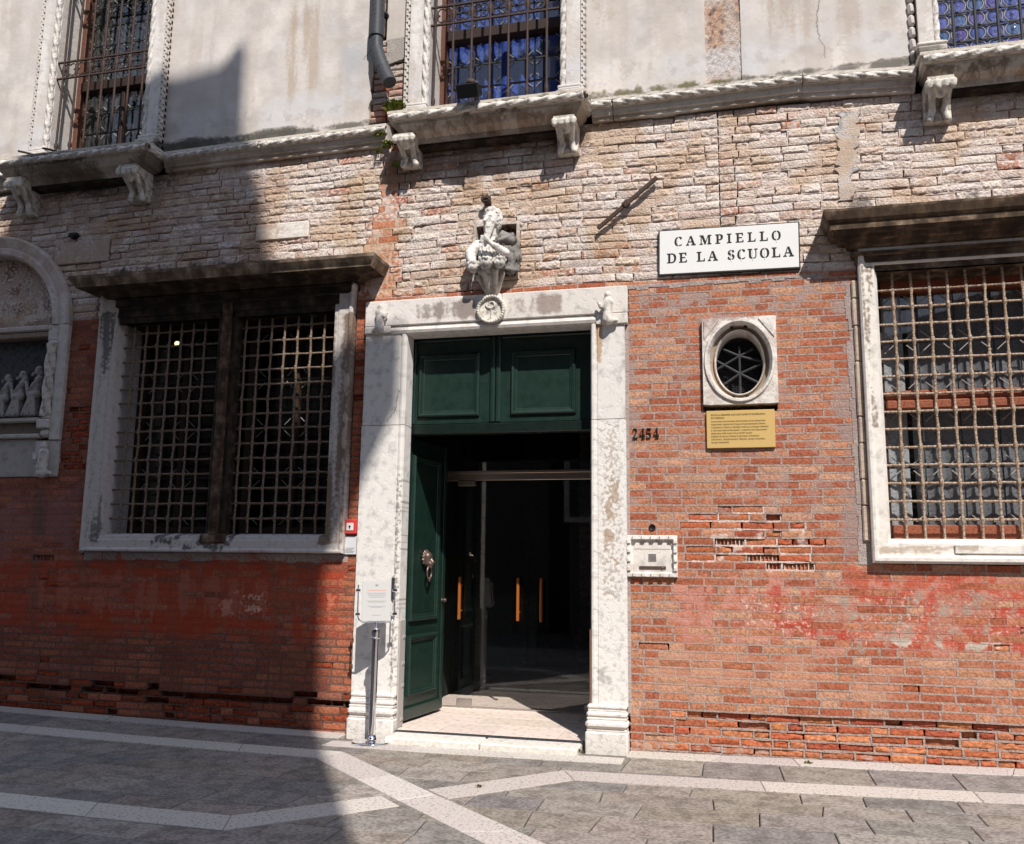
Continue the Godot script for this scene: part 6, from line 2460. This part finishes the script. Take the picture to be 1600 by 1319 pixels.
func downpipe() -> void:
	var s := group("downpipe")
	tag(s, "black rainwater downpipe with a slanting outlet left of the centre window", "downpipe")
	for q in [[Vector3(-1.325, 8.65, 0.1), Vector3(-1.325, 7.12, 0.1), 0.072], [Vector3(-1.325, 7.13, 0.1), Vector3(-1.325, 6.93, 0.1), 0.08], [Vector3(-1.325, 6.95, 0.1), Vector3(-1.31, 6.76, 0.11), 0.064], [Vector3(-1.31, 6.78, 0.11), Vector3(-1.225, 6.56, 0.16), 0.068], [Vector3(-1.23, 6.575, 0.157), Vector3(-1.205, 6.515, 0.17), 0.073], [Vector3(-1.21, 6.53, 0.168), Vector3(-1.11, 6.33, 0.215), 0.07]]:
		var mb := MB.new()
		mb.col = Color(1.1, 1.12, 1.15)
		mb.tube(PackedVector3Array([q[0], q[0].lerp(q[1], 0.5), q[1]]), PackedFloat32Array([q[2]]), 16, true)
		obj("pipe_length", mb, M.pipe, s)
	var c := MB.new()
	c.box(Vector3(-1.42, 7.2, -0.02), Vector3(-1.23, 7.225, 0.08), 0.004)
	obj("bracket", c, M.dark_iron, s)


func floodlight() -> void:
	var s := group("floodlight", null, Vector3(-0.19, 6.0, 0.44))
	tag(s, "small black floodlight standing on the sill of the centre window", "floodlight")
	var x := Transform3D(Basis(Vector3(1, 0, 0), 0.5) * Basis(Vector3(0, 1, 0), -0.1), Vector3.ZERO)
	var b := MB.new()
	b.box(Vector3(-0.1, -0.055, -0.07), Vector3(0.1, 0.055, 0.07), 0.012, x)
	b.box(Vector3(-0.11, -0.065, 0.055), Vector3(0.11, 0.065, 0.085), 0.006, x)
	for i in 5:
		b.box(Vector3(-0.08 + i * 0.036, 0.05, -0.06), Vector3(-0.07 + i * 0.036, 0.07, 0.05), 0.0, x)
	obj("housing", b, M.black, s)
	var k := MB.new()
	k.tube(PackedVector3Array([Vector3(0.0, -0.02, -0.36), Vector3(0.0, 0.1, -0.2), Vector3(0.0, 0.09, -0.04), Vector3(0, 0.05, 0)]), PackedFloat32Array([0.014]), 7)
	k.lathe([Vector2(0.02, 0.05), Vector2(0.05, 0.07), Vector2(0.052, 0.1), Vector2(0.03, 0.125), Vector2(0.0005, 0.13)], Transform3D(Basis(), Vector3(0, 0, -0.02)), 12)
	obj("bracket", k, M.brown_iron, s)


func stanchion() -> void:
	var s := group("sign_stanchion", null, Vector3(-0.985, 0.0, 0.36))
	s.position.y = gy(-0.985)
	tag(s, "chrome barrier post holding a white notice in front of the left jamb", "stanchion")
	var b := MB.new()
	b.lathe([Vector2(0.172, 0.008), Vector2(0.176, 0.018), Vector2(0.165, 0.026), Vector2(0.07, 0.03), Vector2(0.045, 0.036), Vector2(0.036, 0.05), Vector2(0.034, 0.075), Vector2(0.0005, 0.076)], Transform3D.IDENTITY, 40)
	b.lathe([Vector2(0.0005, 0.007), Vector2(0.172, 0.008)], Transform3D.IDENTITY, 40)
	obj("base", b, M.chrome, s)
	var p := MB.new()
	p.lathe([Vector2(0.03, 0.05), Vector2(0.03, 0.895), Vector2(0.046, 0.9), Vector2(0.046, 0.91), Vector2(0.03, 0.915)], Transform3D.IDENTITY, 24)
	obj("post", p, M.chrome, s)
	var h := MB.new()
	h.lathe([Vector2(0.03, 0.912), Vector2(0.035, 0.92), Vector2(0.037, 0.975), Vector2(0.034, 0.985), Vector2(0.012, 0.99), Vector2(0.01, 1.04), Vector2(0.0005, 1.042)], Transform3D.IDENTITY, 24)
	obj("head", h, M.chrome, s)
	var hold := group("sign_holder", s, Vector3(0, 1.04, 0))
	hold.rotation = Vector3(-0.12, 0.55, 0.0)
	var t := MB.new()
	t.tube(PackedVector3Array([Vector3(-0.165, 0.33, 0), Vector3(-0.165, 0.06, 0), Vector3(-0.155, 0.025, 0), Vector3(-0.12, 0.0, 0), Vector3(0.12, 0.0, 0), Vector3(0.155, 0.025, 0), Vector3(0.165, 0.06, 0), Vector3(0.165, 0.33, 0)]), PackedFloat32Array([0.0065]), 8)
	for q: Vector2 in [Vector2(-0.165, 0.07), Vector2(0.165, 0.07), Vector2(-0.165, 0.28), Vector2(0.165, 0.28)]:
		t.box(Vector3(q.x - 0.02, q.y - 0.012, -0.012), Vector3(q.x + 0.02, q.y + 0.012, 0.012), 0.004)
	obj("tube_frame", t, M.chrome, hold)
	var sh := MB.new()
	sh.col = A(240, 239, 238)
	sh.box(Vector3(-0.13, 0.01, -0.004), Vector3(0.13, 0.365, 0.003), 0.001)
	obj("notice_sheet", sh, M.paper, hold)
	var tx := MB.new()
	tx.col = A(150, 150, 152)
	for q in [[0.325, 0.012, 0.016, 0.0], [0.255, 0.085, 0.004, 0.0], [0.238, 0.08, 0.004, 0.0], [0.221, 0.07, 0.004, 0.0], [0.186, 0.085, 0.003, 0.0], [0.176, 0.075, 0.003, 0.0], [0.14, 0.08, 0.003, 0.0], [0.13, 0.05, 0.003, 0.0], [0.06, 0.04, 0.003, 0.0]]:
		tx.box(Vector3(-q[1], q[0] - q[2] / 2, 0.0), Vector3(q[1], q[0] + q[2] / 2, 0.0038))
	tx.col = A(226, 170, 160)
	tx.box(Vector3(-0.085, 0.277, 0.0), Vector3(0.085, 0.286, 0.0038))
	tag(obj("print_line", tx, M.print_any, hold), "", "", "", "stuff")


func weed(called: String, at: Vector3, n: int, size: float, droop: float, label: String) -> void:
	var mb := MB.new()
	mb.at = at
	for i in n:
		var a := rng.randf() * TAU
		var up := rng.randf_range(0.3, 1.0)
		var d := Vector3(cos(a) * 0.7, up, absf(sin(a)) * 0.9).normalized()
		var p := at + Vector3(rng.randf_range(-0.35, 0.35), rng.randf_range(-0.1, 0.3), 0.02) * size
		var l := size * rng.randf_range(0.3, 0.75)
		var w := l * rng.randf_range(0.1, 0.2)
		mb.col = A(118, 132, 52).lerp(A(170, 160, 84), rng.randf()).lerp(A(66, 96, 40), rng.randf() * 0.6)
		var side := d.cross(Vector3(0, 0, 1)).normalized() * w
		var mid := p + d * l * 0.55
		var tip := p + d * l + Vector3(0, -droop * l, 0.1 * l)
		mb.quad(p - side * 0.3, p + side * 0.3, mid + side, mid - side)
		mb.tri(mid - side, mid + side, tip)
	tag(obj(called, mb, M.leaf), label, "plant")


func plants() -> void:
	weed("weed_tuft", Vector3(-1.09, 6.08, 0.04), 170, 0.2, 0.2, "green weed tuft growing under the downpipe outlet")
	weed("fern", Vector3(-1.16, 5.72, 0.05), 40, 0.14, 0.7, "small fern on the left end of the centre window's sill")
	weed("fern", Vector3(-1.24, 5.82, 0.1), 26, 0.1, 0.6, "tiny fern hanging from the string course under the downpipe")
	weed("fern", Vector3(-1.06, 5.5, 0.03), 34, 0.13, 0.8, "small fern in the dark corner beside the left sill bracket")
	weed("fern", Vector3(-1.27, 5.66, 0.05), 22, 0.09, 0.6, "tiny fern sprouting just under the string course at centre")
	weed("grass_tuft", Vector3(0.84, 0.0, 0.24), 24, 0.06, 0.2, "little grass tuft at the foot of the right door jamb")
	weed("grass_tuft", Vector3(2.66, gy(2.66), 0.17), 26, 0.06, 0.2, "little grass tuft at the foot of the wall below the oval window")
	weed("grass_tuft", Vector3(0.36, -0.005, 1.62), 20, 0.05, 0.2, "little grass tuft between paving slabs by the crossing bands")
